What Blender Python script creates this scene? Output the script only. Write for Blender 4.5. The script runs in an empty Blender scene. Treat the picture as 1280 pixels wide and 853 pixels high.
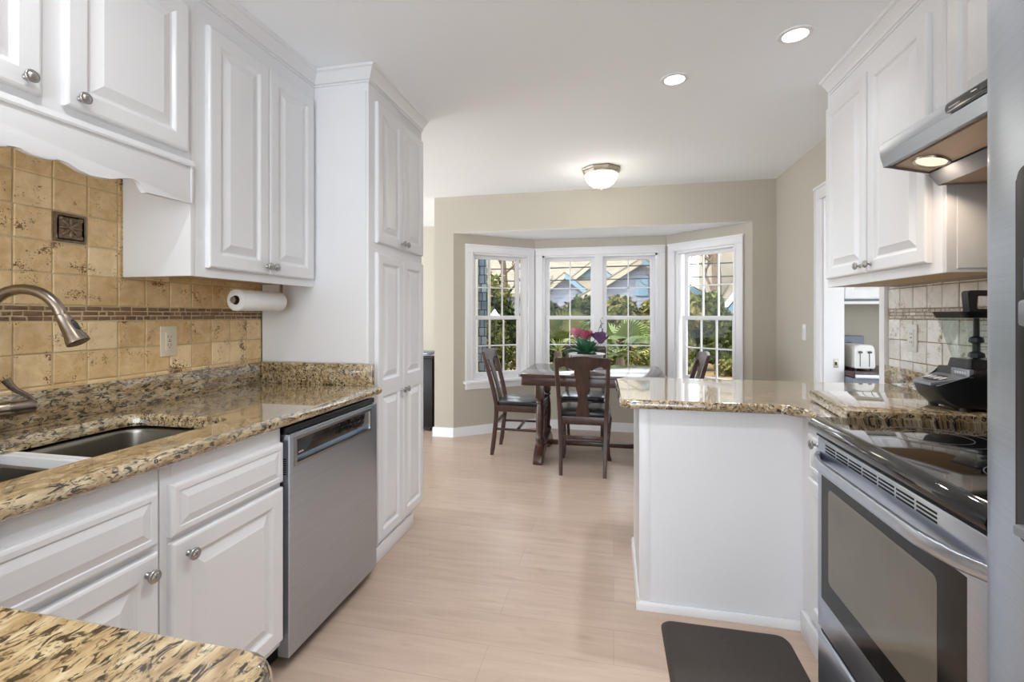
import bpy, bmesh, math, random
from mathutils import Vector, Matrix
random.seed(7)
S = bpy.context.scene
C = S.collection
PI = math.pi

# ------------------------------------------------------------------ camera, world, sun, big lights, exposure
cam_d = bpy.data.cameras.new('camera'); cam = bpy.data.objects.new('camera', cam_d); C.objects.link(cam)
S.camera = cam
cam.location = (0, 0, 1.25)
cam.rotation_euler = (PI/2, 0, math.atan(127/585))
cam_d.sensor_width = 36; cam_d.lens = 36*585/1280
cam_d.shift_y = -(426.5-394)/1280
cam_d.clip_start = 0.02
S.view_settings.view_transform = 'Standard'; S.view_settings.look = 'None'
S.view_settings.gamma = 1; S.view_settings.exposure = 0.12; S.view_settings.use_curve_mapping = False
S.cycles.max_bounces = 10; S.cycles.diffuse_bounces = 6; S.cycles.glossy_bounces = 5
S.cycles.transparent_max_bounces = 16; S.cycles.sample_clamp_indirect = 6; S.cycles.use_denoising = True
S.cycles.caustics_reflective = False; S.cycles.caustics_refractive = False
w = bpy.data.worlds.new('sky'); S.world = w; w.use_nodes = True
w.node_tree.nodes['Background'].inputs[0].default_value = (0.86, 0.93, 1.0, 1)
w.node_tree.nodes['Background'].inputs[1].default_value = 3.6

def lamp(kind, name, loc, energy, color=(1, 1, 1), rot=(0, 0, 0), size=0.2, spread=None, parent=None, size_y=None):
    d = bpy.data.lights.new(name, kind); d.energy = energy; d.color = color
    if kind == 'AREA':
        d.shape = 'DISK'; d.size = size
        if spread: d.spread = spread
        if size_y: d.shape = 'RECTANGLE'; d.size_y = size_y
    elif kind == 'SUN': d.angle = size
    else: d.shadow_soft_size = size
    o = bpy.data.objects.new(name, d); C.objects.link(o); o.location = loc; o.rotation_euler = rot
    if parent: o.parent = parent
    return o
sun = lamp('SUN', 'sun', (-6, -4, 12), 3.2, (1.0, 0.95, 0.86), size=0.02)
sun.rotation_euler = Vector((0.62, 0.55, -0.75)).to_track_quat('-Z', 'Y').to_euler()

# added unseen fill lights: behind the camera and at the next room's left end
lamp('AREA', 'rear_fill_light', (-.2, -2.58, 1.25), 27, (.82, .91, 1.0), (PI/2, 0, 0), 3.0, size_y=2.3)
lamp('AREA', 'side_room_fill_light', (-5.1, 4.0, 1.3), 46, (.84, .92, 1.0), (0, -PI/2, 0), 2.2, size_y=3.2)
# ------------------------------------------------------------------ helpers
def lin(c):
    return tuple(((v/255)/12.92 if v/255 <= .04045 else ((v/255+.055)/1.055)**2.4) for v in c)

class NT:
    def __init__(s, name):
        s.m = bpy.data.materials.new(name); s.m.use_nodes = True; s.t = s.m.node_tree
        s.b = s.t.nodes['Principled BSDF']; s.out = s.t.nodes['Material Output']
    def n(s, typ, **kw):
        x = s.t.nodes.new(typ)
        for k, v in kw.items():
            if k.startswith('i_'):
                key = k[2:]; key = int(key) if key.isdigit() else key.replace('_', ' ')
                x.inputs[key].default_value = v
            else: setattr(x, k, v)
        return x
    def l(s, a, b): s.t.links.new(a, b)
    def coords(s, scale=(1, 1, 1), rot=(0, 0, 0), geo=False):
        if geo: src = s.n('ShaderNodeNewGeometry').outputs['Position']
        else: src = s.n('ShaderNodeTexCoord').outputs['Object']
        mp = s.n('ShaderNodeMapping'); mp.inputs['Scale'].default_value = scale; mp.inputs['Rotation'].default_value = rot
        s.l(src, mp.inputs[0]); return mp.outputs[0]
    def noise(s, vec, scale, detail=4, rough=.55, dist=0):
        x = s.n('ShaderNodeTexNoise'); x.inputs['Scale'].default_value = scale; x.inputs['Detail'].default_value = detail
        x.inputs['Roughness'].default_value = rough; x.inputs['Distortion'].default_value = dist; s.l(vec, x.inputs['Vector']); return x.outputs['Fac']
    def ramp(s, fac, stops, interp='LINEAR'):
        r = s.n('ShaderNodeValToRGB'); r.color_ramp.interpolation = interp
        while len(r.color_ramp.elements) < len(stops): r.color_ramp.elements.new(.5)
        for e, (p, c) in zip(r.color_ramp.elements, stops): e.position = p; e.color = (*c[:3], 1)
        s.l(fac, r.inputs[0]); return r.outputs['Color']
    def mix(s, a, b, fac, mode='MIX'):
        x = s.n('ShaderNodeMix', data_type='RGBA', blend_type=mode)
        for v, i in ((a, 6), (b, 7), (fac, 0)):
            if hasattr(v, 'links') or hasattr(v, 'is_linked'): s.l(v, x.inputs[i])
            elif i == 0: x.inputs[0].default_value = v
            else: x.inputs[i].default_value = (*v[:3], 1)
        return x.outputs[2]
    def bump(s, h, strength=.2, dist=.002):
        b = s.n('ShaderNodeBump'); b.inputs['Strength'].default_value = strength; b.inputs['Distance'].default_value = dist
        s.l(h, b.inputs['Height']); s.l(b.outputs[0], s.b.inputs['Normal'])

def plain(name, rgb, rough=.5, metal=0, var=.04, vs=8, coat=0, spec=.5, emit=None, bump=0, stretch=(1, 1, 1), srgb=True):
    m = NT(name); c = lin(rgb) if srgb else rgb
    v = m.coords(stretch)
    f = m.noise(v, vs)
    col = m.ramp(f, [(.3, tuple(max(0, x*(1-var)) for x in c)), (.7, tuple(min(1, x*(1+var)) for x in c))])
    m.l(col, m.b.inputs['Base Color'])
    m.b.inputs['Roughness'].default_value = rough; m.b.inputs['Metallic'].default_value = metal
    m.b.inputs['Coat Weight'].default_value = coat; m.b.inputs['Specular IOR Level'].default_value = spec
    if bump: m.bump(f, bump)
    if emit:
        m.b.inputs['Emission Color'].default_value = (*lin(emit[0]), 1); m.b.inputs['Emission Strength'].default_value = emit[1]
    return m.m

M = {}
M['cab'] = plain('white_cabinet_paint', (230, 231, 234), .32, var=.012, vs=3)
M['trim'] = plain('white_trim_paint', (236, 236, 238), .35, var=.012, vs=3)
M['ceil'] = plain('ceiling_paint', (246, 250, 255), .9, var=.01, vs=2)
M['wall'] = plain('greige_wall_paint', (190, 184, 170), .75, var=.012, vs=2)
M['nickel'] = plain('brushed_nickel', (178, 176, 174), .28, 1, .05, 60)
M['steel'] = plain('stainless_steel', (186, 194, 205), .34, 1, .05, 4, stretch=(1, 1, 60))
M['steelh'] = plain('stainless_steel_horizontal', (192, 198, 208), .3, 1, .05, 3, stretch=(60, 1, 60))
M['sink'] = plain('brushed_sink_steel', (150, 145, 136), .3, 1, .08, 3, stretch=(2, 30, 2))
M['bronze'] = plain('brushed_bronze_nickel', (142, 130, 118), .27, 1, .06, 20)
M['black'] = plain('black_plastic', (22, 22, 24), .35, var=.1)
M['blackgloss'] = plain('black_glass', (10, 10, 12), .06, var=.05, coat=.5)
M['darkgap'] = plain('dark_gap', (14, 14, 15), .7)
M['wood_under'] = plain('raw_birch_plywood', (196, 168, 130), .6, var=.1, vs=5, stretch=(1, 8, 1))
M['paper'] = plain('paper_towel', (240, 240, 240), .9, var=.02, vs=40, bump=.15)
M['card'] = plain('brown_card', (120, 100, 80), .8)
M['ivory'] = plain('ivory_plastic', (226, 216, 192), .4, var=.01)
M['whitep'] = plain('white_plastic', (228, 228, 226), .4, var=.01)
M['leather'] = plain('black_leather', (24, 25, 29), .3, var=.15, vs=30, coat=.25)
M['mat'] = plain('brown_rubber_mat', (58, 50, 44), .62, var=.1, vs=60, bump=.3)
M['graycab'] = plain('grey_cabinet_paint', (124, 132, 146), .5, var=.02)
M['lampmetal'] = plain('aged_pewter', (176, 168, 154), .4, .6, .12, 20)
M['lampglass'] = plain('frosted_lamp_glass', (250, 240, 215), .4, emit=((255, 246, 222), 2.6))
M['canlight'] = plain('led_disc', (255, 255, 255), .4, emit=((255, 250, 240), 9))
M['hoodlamp'] = plain('hood_lamp_lens', (255, 230, 200), .4, emit=((255, 216, 178), 1.3))
M['ovenglass'] = plain('oven_door_glass', (24, 22, 20), .12, var=.1, spec=.3)
M['ovenin'] = plain('oven_window_inner', (112, 106, 94), .08, var=.05, spec=.5)
M['ring'] = plain('burner_ring_print', (95, 95, 98), .3)
M['darkmetal'] = plain('dark_grey_metal', (84, 84, 86), .4, .6)
M['grayplastic'] = plain('silver_grey_plastic', (140, 144, 152), .3, .5)
M['mark'] = plain('pale_print', (205, 208, 212), .5)
M['duct'] = plain('hood_underside_beige', (196, 172, 148), .4, .35, .05)
M['pot'] = plain('white_ceramic', (236, 236, 234), .25)
M['soil'] = plain('dark_moss', (52, 56, 40), .9, var=.3, vs=50)

def wood(name, c0, c1, rough, stretch, coat=.3):
    m = NT(name); v = m.coords(stretch)
    f = m.noise(v, 6, 6, .6, .8)
    m.l(m.ramp(f, [(.3, lin(c0)), (.7, lin(c1))]), m.b.inputs['Base Color'])
    m.b.inputs['Roughness'].default_value = rough; m.b.inputs['Coat Weight'].default_value = coat; m.b.inputs['Coat Roughness'].default_value = .15
    return m.m
M['chair'] = wood('dark_mahogany', (42, 24, 19), (76, 47, 38), .3, (6, 6, 1))
M['tablewood'] = wood('dark_walnut', (46, 26, 20), (84, 50, 38), .28, (1, 7, 7))
M['tabletop'] = wood('polished_dark_top', (46, 30, 26), (80, 54, 44), .13, (1, 8, 8), .6)

def granite(name, dark=(36, 28, 24), base=(180, 157, 118), light=(208, 193, 160), scale=1.0, rot=.5):
    m = NT(name); v = m.coords((1.0*scale, .42*scale, 1.0*scale), (0, 0, rot), geo=True)
    big = m.noise(v, 26, 3, .6, .6)
    f = m.noise(v, 62, 6, .68, 1.1)
    g = m.noise(v, 130, 4, .6, .5)
    col = m.ramp(big, [(.32, lin((140, 114, 80))), (.5, lin(base)), (.68, lin(light))])
    dk = m.ramp(f, [(.43, (1, 1, 1)), (.50, (0, 0, 0))])
    col = m.mix(col, lin(dark), dk)
    br = m.ramp(g, [(.3, (1, 1, 1)), (.42, (0, 0, 0))])
    brf = m.n('ShaderNodeMath', operation='MULTIPLY'); m.l(br, brf.inputs[0]); brf.inputs[1].default_value = .7
    col = m.mix(col, lin((96, 70, 46)), brf.outputs[0])
    m.l(col, m.b.inputs['Base Color'])
    m.b.inputs['Roughness'].default_value = .16; m.b.inputs['Coat Weight'].default_value = 1; m.b.inputs['Coat IOR'].default_value = 1.75; m.b.inputs['Coat Roughness'].default_value = .03
    return m.m
M['granite'] = granite('speckled_gold_granite', scale=1.45)
M['graniteR'] = granite('speckled_pale_granite', base=(172, 150, 116), light=(206, 192, 164), dark=(44, 36, 32), scale=1.5)

def tilemat(name, c_lo, c_hi, pit=(120, 84, 48), rough=.45):
    m = NT(name)
    a = m.n('ShaderNodeAttribute', attribute_name='tint').outputs['Fac']
    v = m.coords(geo=True)
    f = m.noise(v, 22, 5, .6, .6)
    add = m.n('ShaderNodeMath', operation='MULTIPLY_ADD'); m.l(a, add.inputs[0]); add.inputs[1].default_value = .42; m.l(f, add.inputs[2])
    sub = m.n('ShaderNodeMath', operation='SUBTRACT'); m.l(add.outputs[0], sub.inputs[0]); sub.inputs[1].default_value = .17
    col = m.ramp(sub.outputs[0], [(.2, lin(c_lo)), (.75, lin(c_hi))])
    p = m.noise(v, 120, 3, .5, 1.5); q = m.noise(v, 14, 2, .5)
    pq = m.n('ShaderNodeMath', operation='MULTIPLY'); m.l(p, pq.inputs[0]); m.l(q, pq.inputs[1])
    pm = m.ramp(pq.outputs[0], [(.142, (1, 1, 1)), (.165, (0, 0, 0))])
    col = m.mix(col, lin(pit), pm)
    m.l(col, m.b.inputs['Base Color']); m.b.inputs['Roughness'].default_value = rough
    m.bump(f, .35, .003)
    return m.m
M['tileL'] = tilemat('golden_travertine_tile', (212, 176, 122), (248, 222, 176))
M['mosL'] = tilemat('brown_mosaic_strip', (112, 82, 62), (150, 114, 88), (90, 62, 40))
M['tileR'] = tilemat('pale_travertine_tile', (214, 212, 206), (246, 246, 244), (150, 138, 118))
M['mosR'] = tilemat('grey_mosaic_strip', (176, 170, 160), (224, 222, 218), (130, 120, 104))
M['groutL'] = plain('tan_grout', (206, 186, 150), .85, var=.1, vs=20)
M['groutR'] = plain('brown_grout', (150, 134, 112), .85, var=.12, vs=20)
M['deco'] = plain('bronze_relief_tile', (128, 106, 86), .4, .4, .3, 60)

def floormat():
    m = NT('light_oak_plank'); v = m.coords()
    b = m.n('ShaderNodeTexBrick'); b.offset = .37; b.offset_frequency = 2
    m.l(v, b.inputs['Vector'])
    b.inputs['Scale'].default_value = 1; b.inputs['Brick Width'].default_value = 1.25; b.inputs['Row Height'].default_value = .19
    b.inputs['Mortar Size'].default_value = .0009; b.inputs['Mortar Smooth'].default_value = .1
    b.inputs['Color1'].default_value = (*lin((198, 177, 160)), 1); b.inputs['Color2'].default_value = (*lin((188, 166, 149)), 1)
    b.inputs['Mortar'].default_value = (*lin((168, 146, 130)), 1)
    g = m.noise(m.coords((1, 9, 1)), 3.2, 6, .6, .5)
    gr = m.ramp(g, [(.3, (.86, .84, .82)), (.7, (1.04, 1.04, 1.04))])
    col = m.mix(b.outputs['Color'], gr, 1.0, 'MULTIPLY')
    k = m.noise(m.coords((1, 2.6, 1)), 5, 2, .5, .3)
    kn = m.ramp(k, [(.26, (1, 1, 1)), (.36, (0, 0, 0))])
    kf = m.n('ShaderNodeMath', operation='MULTIPLY'); m.l(kn, kf.inputs[0]); kf.inputs[1].default_value = .35
    col = m.mix(col, lin((158, 130, 108)), kf.outputs[0])
    m.l(col, m.b.inputs['Base Color']); m.b.inputs['Roughness'].default_value = .3; m.b.inputs['Specular IOR Level'].default_value = .45
    m.bump(g, .08, .001)
    return m.m
M['floor'] = floormat()

def brickmat(name, cols, mort, bw, rh, ms, axes='xz', rough=.7, var=.3):
    m = NT(name); v = m.n('ShaderNodeTexCoord').outputs['Object']
    sp = m.n('ShaderNodeSeparateXYZ'); m.l(v, sp.inputs[0]); cb = m.n('ShaderNodeCombineXYZ')
    ad = m.n('ShaderNodeMath', operation='ADD'); m.l(sp.outputs[0], ad.inputs[0]); m.l(sp.outputs[1], ad.inputs[1])
    m.l(ad.outputs[0], cb.inputs[0]); m.l(sp.outputs[2], cb.inputs[1])
    b = m.n('ShaderNodeTexBrick'); m.l(cb.outputs[0], b.inputs['Vector']); b.offset = .43; b.squash = .7; b.squash_frequency = 3
    b.inputs['Scale'].default_value = 1; b.inputs['Brick Width'].default_value = bw; b.inputs['Row Height'].default_value = rh
    b.inputs['Mortar Size'].default_value = ms; b.inputs['Color1'].default_value = (*lin(cols[0]), 1); b.inputs['Color2'].default_value = (*lin(cols[1]), 1)
    b.inputs['Mortar'].default_value = (*lin(mort), 1)
    f = m.noise(v, 9, 4); gr = m.ramp(f, [(.3, (1-var,)*3), (.7, (1+var*.4,)*3)])
    m.l(m.mix(b.outputs['Color'], gr, 1.0, 'MULTIPLY'), m.b.inputs['Base Color']); m.b.inputs['Roughness'].default_value = rough
    return m.m
M['shake'] = brickmat('blue_grey_cedar_shake', ((128, 150, 166), (186, 202, 212)), (62, 76, 90), .085, .12, .006)
M['roof'] = brickmat('tan_roof_shingle', ((128, 120, 104), (140, 131, 114)), (102, 94, 80), .3, .12, .006, var=.15)
M['siding'] = brickmat('pale_blue_siding', ((136, 142, 158), (142, 148, 164)), (110, 116, 132), 6, .16, .012, var=.06)
def leafm(n_, c_): return plain(n_, c_, .85, var=.45, vs=5, spec=.15)
M['leaf'] = [leafm('leaf_green_a', (72, 82, 40)), leafm('leaf_green_b', (100, 104, 52)),
             leafm('leaf_green_c', (46, 56, 30)), leafm('leaf_olive', (134, 122, 78))]
M['palm'] = plain('palm_frond_green', (94, 114, 46), .45, var=.3, vs=2)
M['palmy'] = plain('palm_frond_yellow', (140, 142, 80), .45, var=.3, vs=2)
M['bark'] = plain('tree_bark', (104, 88, 72), .85, var=.3, vs=6, stretch=(4, 4, 1), bump=.4)
M['mulch'] = plain('leaf_litter_ground', (146, 122, 84), .9, var=.4, vs=14, bump=.5)
M['bluepaint'] = plain('pale_blue_paint_and_shaded_fascia', (112, 142, 160), .5, var=.03)
M['creampaint'] = plain('cream_paint_and_sunlit_fascia', (170, 160, 140), .5, var=.03)
M['wire'] = plain('power_line_rubber', (40, 40, 42), .7)
M['pinkp'] = plain('pink_rose_petal', (204, 128, 150), .6, var=.15, vs=30)
M['redp'] = plain('deep_rose_petal', (178, 80, 108), .6, var=.15, vs=30)
M['purp'] = plain('purple_petal', (120, 84, 128), .6, var=.2, vs=30)
M['fleaf'] = plain('silk_leaf_green', (62, 112, 80), .5, var=.3, vs=20)
M['fleafb'] = plain('silk_leaf_blue_grey', (96, 116, 136), .5, var=.2, vs=20)

def glassmat(name, tint=(1, 1, 1), refl=1.0, base=0.008, ior=1.45):
    m = NT(name); t = m.t; t.nodes.remove(m.b)
    tr = m.n('ShaderNodeBsdfTransparent'); tr.inputs[0].default_value = (*tint, 1)
    gl = m.n('ShaderNodeBsdfGlossy'); gl.inputs['Roughness'].default_value = .02
    lw = m.n('ShaderNodeLayerWeight'); lw.inputs['Blend'].default_value = .5
    pw = m.n('ShaderNodeMath', operation='POWER'); m.l(lw.outputs['Facing'], pw.inputs[0]); pw.inputs[1].default_value = 5
    fr = m.n('ShaderNodeMath', operation='MULTIPLY_ADD'); m.l(pw.outputs[0], fr.inputs[0]); fr.inputs[1].default_value = .9; fr.inputs[2].default_value = base
    ms = m.n('ShaderNodeMixShader'); m.l(fr.outputs[0], ms.inputs[0]); m.l(tr.outputs[0], ms.inputs[1]); m.l(gl.outputs[0], ms.inputs[2])
    m.l(ms.outputs[0], m.out.inputs[0]); return m.m
M['glass'] = glassmat('window_glass')
M['jar'] = glassmat('blender_jar_plastic', (.84, .90, .88), base=.12)

def bmn(): return bmesh.new()

def obj(name, bm, mat, parent=None, smooth=True, ang=35, kind=None):
    bmesh.ops.recalc_face_normals(bm, faces=bm.faces)
    if smooth:
        for f in bm.faces: f.smooth = True
        a = math.radians(ang)
        for e in bm.edges: e.smooth = len(e.link_faces) == 2 and e.calc_face_angle(0) < a
    me = bpy.data.meshes.new(name); bm.to_mesh(me); bm.free()
    mats = mat if isinstance(mat, list) else [mat]
    for m_ in mats: me.materials.append(m_)
    o = bpy.data.objects.new(name, me); C.objects.link(o)
    if parent:
        o.parent = parent
        if parent.type == 'EMPTY':
            o.matrix_parent_inverse = (Matrix.Translation(parent.location) @ parent.rotation_euler.to_matrix().to_4x4()).inverted()
    if kind: o['kind'] = kind
    return o

def flat_top(o):
    for p in o.data.polygons:
        if abs(p.normal.z) > .999: p.use_smooth = False
    return o
def tag(o, label, cat, group=None):
    o['label'] = label; o['category'] = cat
    if group: o['group'] = group
    return o

def thing(name, label, cat, loc=(0, 0, 0), group=None):
    o = bpy.data.objects.new(name, None); C.objects.link(o); o.location = loc; o.empty_display_size = .1
    return tag(o, label, cat, group)

def struct_root(name, loc=(0, 0, 0)):
    o = bpy.data.objects.new(name, None); C.objects.link(o); o.location = loc; o['kind'] = 'structure'; return o

def children(o): return [c for c in bpy.data.objects if c.parent == o]
def copy_tree(o, parent=None):
    c = o.copy(); C.objects.link(c)
    if parent: c.parent = parent
    for ch in children(o):
        if ch != c: copy_tree(ch, c)
    return c

def box(bm, x0, x1, y0, y1, z0, z1, b=0, seg=2, mtx=None):
    x0, x1 = sorted((x0, x1)); y0, y1 = sorted((y0, y1)); z0, z1 = sorted((z0, z1))
    vs = [bm.verts.new((x, y, z)) for x in (x0, x1) for y in (y0, y1) for z in (z0, z1)]
    q = [(0, 1, 3, 2), (4, 6, 7, 5), (0, 4, 5, 1), (2, 3, 7, 6), (0, 2, 6, 4), (1, 5, 7, 3)]
    fs = [bm.faces.new([vs[i] for i in f]) for f in q]
    allv = vs
    if b:
        es = list({e for f in fs for e in f.edges})
        r = bmesh.ops.bevel(bm, geom=es, offset=b, segments=seg, affect='EDGES', profile=.5, clamp_overlap=True)
        allv = list({v for f in r['faces'] for v in f.verts} | {v for v in vs if v.is_valid})
    if mtx is not None:
        for v in allv: v.co = mtx @ v.co
    return allv

AX = {'x': lambda u, v, a: (a, u, v), 'y': lambda u, v, a: (u, a, v), 'z': lambda u, v, a: (u, v, a)}
def prism(bm, pts, axis, a, b, bev=0, seg=2, mtx=None):
    f = AX[axis]
    A = [bm.verts.new(f(u, v, a)) for u, v in pts]; B = [bm.verts.new(f(u, v, b)) for u, v in pts]
    n = len(pts); fa = bm.faces.new(A); fb = bm.faces.new(list(reversed(B)))
    for i in range(n): bm.faces.new([A[i], B[i], B[(i+1) % n], A[(i+1) % n]])
    vs = A+B
    if bev:
        es = list(fa.edges)+list(fb.edges)
        r = bmesh.ops.bevel(bm, geom=es, offset=bev, segments=seg, affect='EDGES', profile=.5, clamp_overlap=True)
        vs = list({v for q in r['faces'] for v in q.verts} | {v for v in vs if v.is_valid})
    if mtx is not None:
        for v in set(vs): v.co = mtx @ v.co
    return vs

def lathe(bm, prof, mtx=Matrix(), seg=24, loop=False):
    rings = []
    for r, z in prof:
        if r < 1e-5: rings.append([bm.verts.new(mtx @ Vector((0, 0, z)))])
        else: rings.append([bm.verts.new(mtx @ Vector((r*math.cos(2*PI*i/seg), r*math.sin(2*PI*i/seg), z))) for i in range(seg)])
    for A, B in zip(rings, rings[1:]):
        for i in range(seg):
            j = (i+1) % seg
            q = [A[i % len(A)], A[j % len(A)], B[j % len(B)], B[i % len(B)]]
            q = list(dict.fromkeys(q))
            if len(q) > 2: bm.faces.new(q)
    if loop:
        A, B = rings[-1], rings[0]
        for i in range(seg): bm.faces.new([A[i], A[(i+1) % seg], B[(i+1) % seg], B[i]])
        return
    for R_ in (rings[0], rings[-1]):
        if len(R_) > 2: bm.faces.new(R_)

def catmull(P, k=6):
    P = [Vector(p) for p in P]; out = []
    for i in range(len(P)-1):
        p0 = P[max(i-1, 0)]; p1 = P[i]; p2 = P[i+1]; p3 = P[min(i+2, len(P)-1)]
        for j in range(k):
            t = j/k
            out.append(.5*((2*p1)+(-p0+p2)*t+(2*p0-5*p1+4*p2-p3)*t*t+(-p0+3*p1-3*p2+p3)*t**3))
    out.append(P[-1]); return out

def tube(bm, pts, rad, seg=12, cap=True):
    pts = [Vector(p) for p in pts]; n = len(pts)
    rad = rad if isinstance(rad, (list, tuple)) else [rad]*n
    up = Vector((0, 0, 1)); t0 = (pts[1]-pts[0]).normalized()
    if abs(t0.dot(up)) > .95: up = Vector((1, 0, 0))
    side = t0.cross(up).normalized(); rings = []
    for i, p in enumerate(pts):
        t = (pts[min(i+1, n-1)]-pts[max(i-1, 0)]).normalized()
        side = (side - t*side.dot(t)).normalized(); u = side.cross(t)
        rings.append([bm.verts.new(p+rad[i]*(math.cos(2*PI*k/seg)*side+math.sin(2*PI*k/seg)*u)) for k in range(seg)])
    for A, B in zip(rings, rings[1:]):
        for k in range(seg): bm.faces.new([A[k], A[(k+1) % seg], B[(k+1) % seg], B[k]])
    if cap: bm.faces.new(rings[0]); bm.faces.new(rings[-1])

def bar(bm, pts, wd, flat=None):
    """rectangular section sweep; wd = list of (half_a, half_b); section axes: flat=(A,B) fixed vectors"""
    A, B = flat or (Vector((1, 0, 0)), Vector((0, 1, 0)))
    wd = wd if isinstance(wd, list) else [wd]*len(pts)
    rings = []
    for p, (a, b) in zip(pts, wd):
        p = Vector(p); c = min(a, b)*.35; r = []
        for sa, sb in ((1, 1), (-1, 1), (-1, -1), (1, -1)):
            o1 = p+A*(sa*a)+B*(sb*(b-c)); o2 = p+A*(sa*(a-c))+B*(sb*b)
            r += [o1, o2] if sa*sb > 0 else [o2, o1]
        rings.append([bm.verts.new(v) for v in r])
    n = 8
    for P_, Q in zip(rings, rings[1:]):
        for k in range(n): bm.faces.new([P_[k], P_[(k+1) % n], Q[(k+1) % n], Q[k]])
    bm.faces.new(rings[0]); bm.faces.new(rings[-1])

def rects(bm, O, U, V, N, w0, w1, h0, h1, prof, close=True):
    O, U, V, N = Vector(O), Vector(U), Vector(V), Vector(N); prev = None
    for ins, n in prof:
        q = [(w0+ins, h0+ins), (w1-ins, h0+ins), (w1-ins, h1-ins), (w0+ins, h1-ins)]
        r = [bm.verts.new(O+U*a+V*b+N*n) for a, b in q]
        if prev:
            for i in range(4): bm.faces.new([prev[i], prev[(i+1) % 4], r[(i+1) % 4], r[i]])
        prev = r
    if close: bm.faces.new(prev)

def door_bm(bm, O, U, V, N, w, h, t=.02, splits=(), rail=.052, flat=False):
    rects(bm, O, U, V, N, 0, w, 0, h, [(0, 0), (0, t-.006), (.003, t-.002), (.008, t)], close=False)
    e = .008
    cuts = [e]+list(splits)+[h-e]
    for a, b in zip(cuts, cuts[1:]):
        if flat: prof = [(0, t), (.012, t), (.014, t-.004), (.034, t+.002), (.036, t+.0025)]
        else: prof = [(0, t), (rail-.01, t), (rail-.006, t-.002), (rail, t-.009), (rail+.006, t-.0105), (rail+.034, t-.001), (rail+.036, t)]
        rects(bm, O, U, V, N, e, w-e, a, b, prof)
    # back
    O = Vector(O); U = Vector(U); V = Vector(V)
    bm.faces.new([bm.verts.new(p) for p in (O, O+U*w, O+U*w+V*h, O+V*h)])

KNOB = None
def knob_mesh():
    global KNOB
    if KNOB is None:
        bm = bmn()
        lathe(bm, [(.0, 0), (.008, 0), (.008, .002), (.0045, .005), (.0045, .013), (.009, .016), (.0155, .019), (.0165, .023), (.0145, .0265), (.0125, .0255), (.0105, .0255), (.009, .0285), (.004, .0305), (0, .031)], seg=24)
        bmesh.ops.recalc_face_normals(bm, faces=bm.faces)
        for f in bm.faces: f.smooth = True
        KNOB = bpy.data.meshes.new('knob'); bm.to_mesh(KNOB); bm.free(); KNOB.materials.append(M['nickel'])
    return KNOB
def knob(parent, loc, N, scale=1):
    o = bpy.data.objects.new('knob', knob_mesh()); C.objects.link(o); o.parent = parent
    # parent here is a mesh child whose own world matrix is identity (world-authored)
    o.location = loc; o.rotation_euler = Vector(N).to_track_quat('Z', 'Y').to_euler(); o.scale = (scale,)*3
    return o

def door(root, name, O, U, V, N, w, h, knob_at=None, **kw):
    bm = bmn(); door_bm(bm, O, U, V, N, w, h, **kw); d = obj(name, bm, M['cab'], root, ang=8)
    if knob_at:
        t = kw.get('t', .02); p = Vector(O)+Vector(U)*knob_at[0]+Vector(V)*knob_at[1]+Vector(N)*t
        knob(d, p, N)
    return d

def offset_poly(pts, d):
    """inward offset of a CCW polygon"""
    n = len(pts); out = []
    for i in range(n):
        p0, p1, p2 = (Vector(pts[(i+k) % n]) for k in (-1, 0, 1))
        e1 = (p1-p0).normalized(); e2 = (p2-p1).normalized()
        n1 = Vector((-e1.y, e1.x)); n2 = Vector((-e2.y, e2.x)); m_ = n1+n2
        if m_.length < 1e-6: out.append(tuple(p1+n1*d)); continue
        m_.normalize(); out.append(tuple(p1+m_*(d/max(.3, m_.dot(n1)))))
    return out
def round_poly(pts, rad, k=6):
    out = []; n = len(pts)
    for i in range(n):
        p0, p1, p2 = (Vector(pts[(i+j) % n]) for j in (-1, 0, 1)); r = rad[i]
        if r <= 0: out.append(tuple(p1)); continue
        a = p1+(p0-p1).normalized()*r; b = p1+(p2-p1).normalized()*r
        for j in range(k+1):
            t = j/k; out.append(tuple(a*(1-t)**2+p1*2*t*(1-t)+b*t*t))
    return out
def slab(bm, outer, holes, z0, z1, edge=.006, bull=False):
    """worktop: CCW outline, list of hole outlines (CCW), rounded top edge"""
    h = z1-z0
    prof = [(.006, z0), (0, z0+.006), (0, z1-edge), (edge*.3, z1-edge*.3), (edge, z1)]
    if bull: prof = [(.012, z0), (.003, z0+h*.18), (0, z0+h*.45), (.002, z0+h*.7), (.006, z0+h*.88), (.013, z1)]
    tops = []; bots = []
    prev = None
    for ins, z in prof:
        r = [bm.verts.new((x, y, z)) for x, y in offset_poly(outer, ins)]
        if prev:
            for i in range(len(r)): bm.faces.new([prev[i], prev[(i+1) % len(r)], r[(i+1) % len(r)], r[i]])
        else: bots.append(r)
        prev = r
    tops.append(prev)
    for hp in holes:
        prev = None
        for ins, z in [(0, z0), (0, z1-.004), (-.004, z1)]:
            r = [bm.verts.new((x, y, z)) for x, y in offset_poly(hp, ins)]
            if prev:
                for i in range(len(r)): bm.faces.new([prev[i], r[i], r[(i+1) % len(r)], prev[(i+1) % len(r)]])
            else: bots.append(r)
            prev = r
        tops.append(prev)
    for group in (tops, bots):
        es = []
        for r in group:
            for i in range(len(r)):
                es.append(bm.edges.get((r[i], r[(i+1) % len(r)])) or bm.edges.new((r[i], r[(i+1) % len(r)])))
        bmesh.ops.triangle_fill(bm, edges=es, use_beauty=True)

X, Y, Z = Vector((1, 0, 0)), Vector((0, 1, 0)), Vector((0, 0, 1))
CEIL = 2.46
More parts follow.
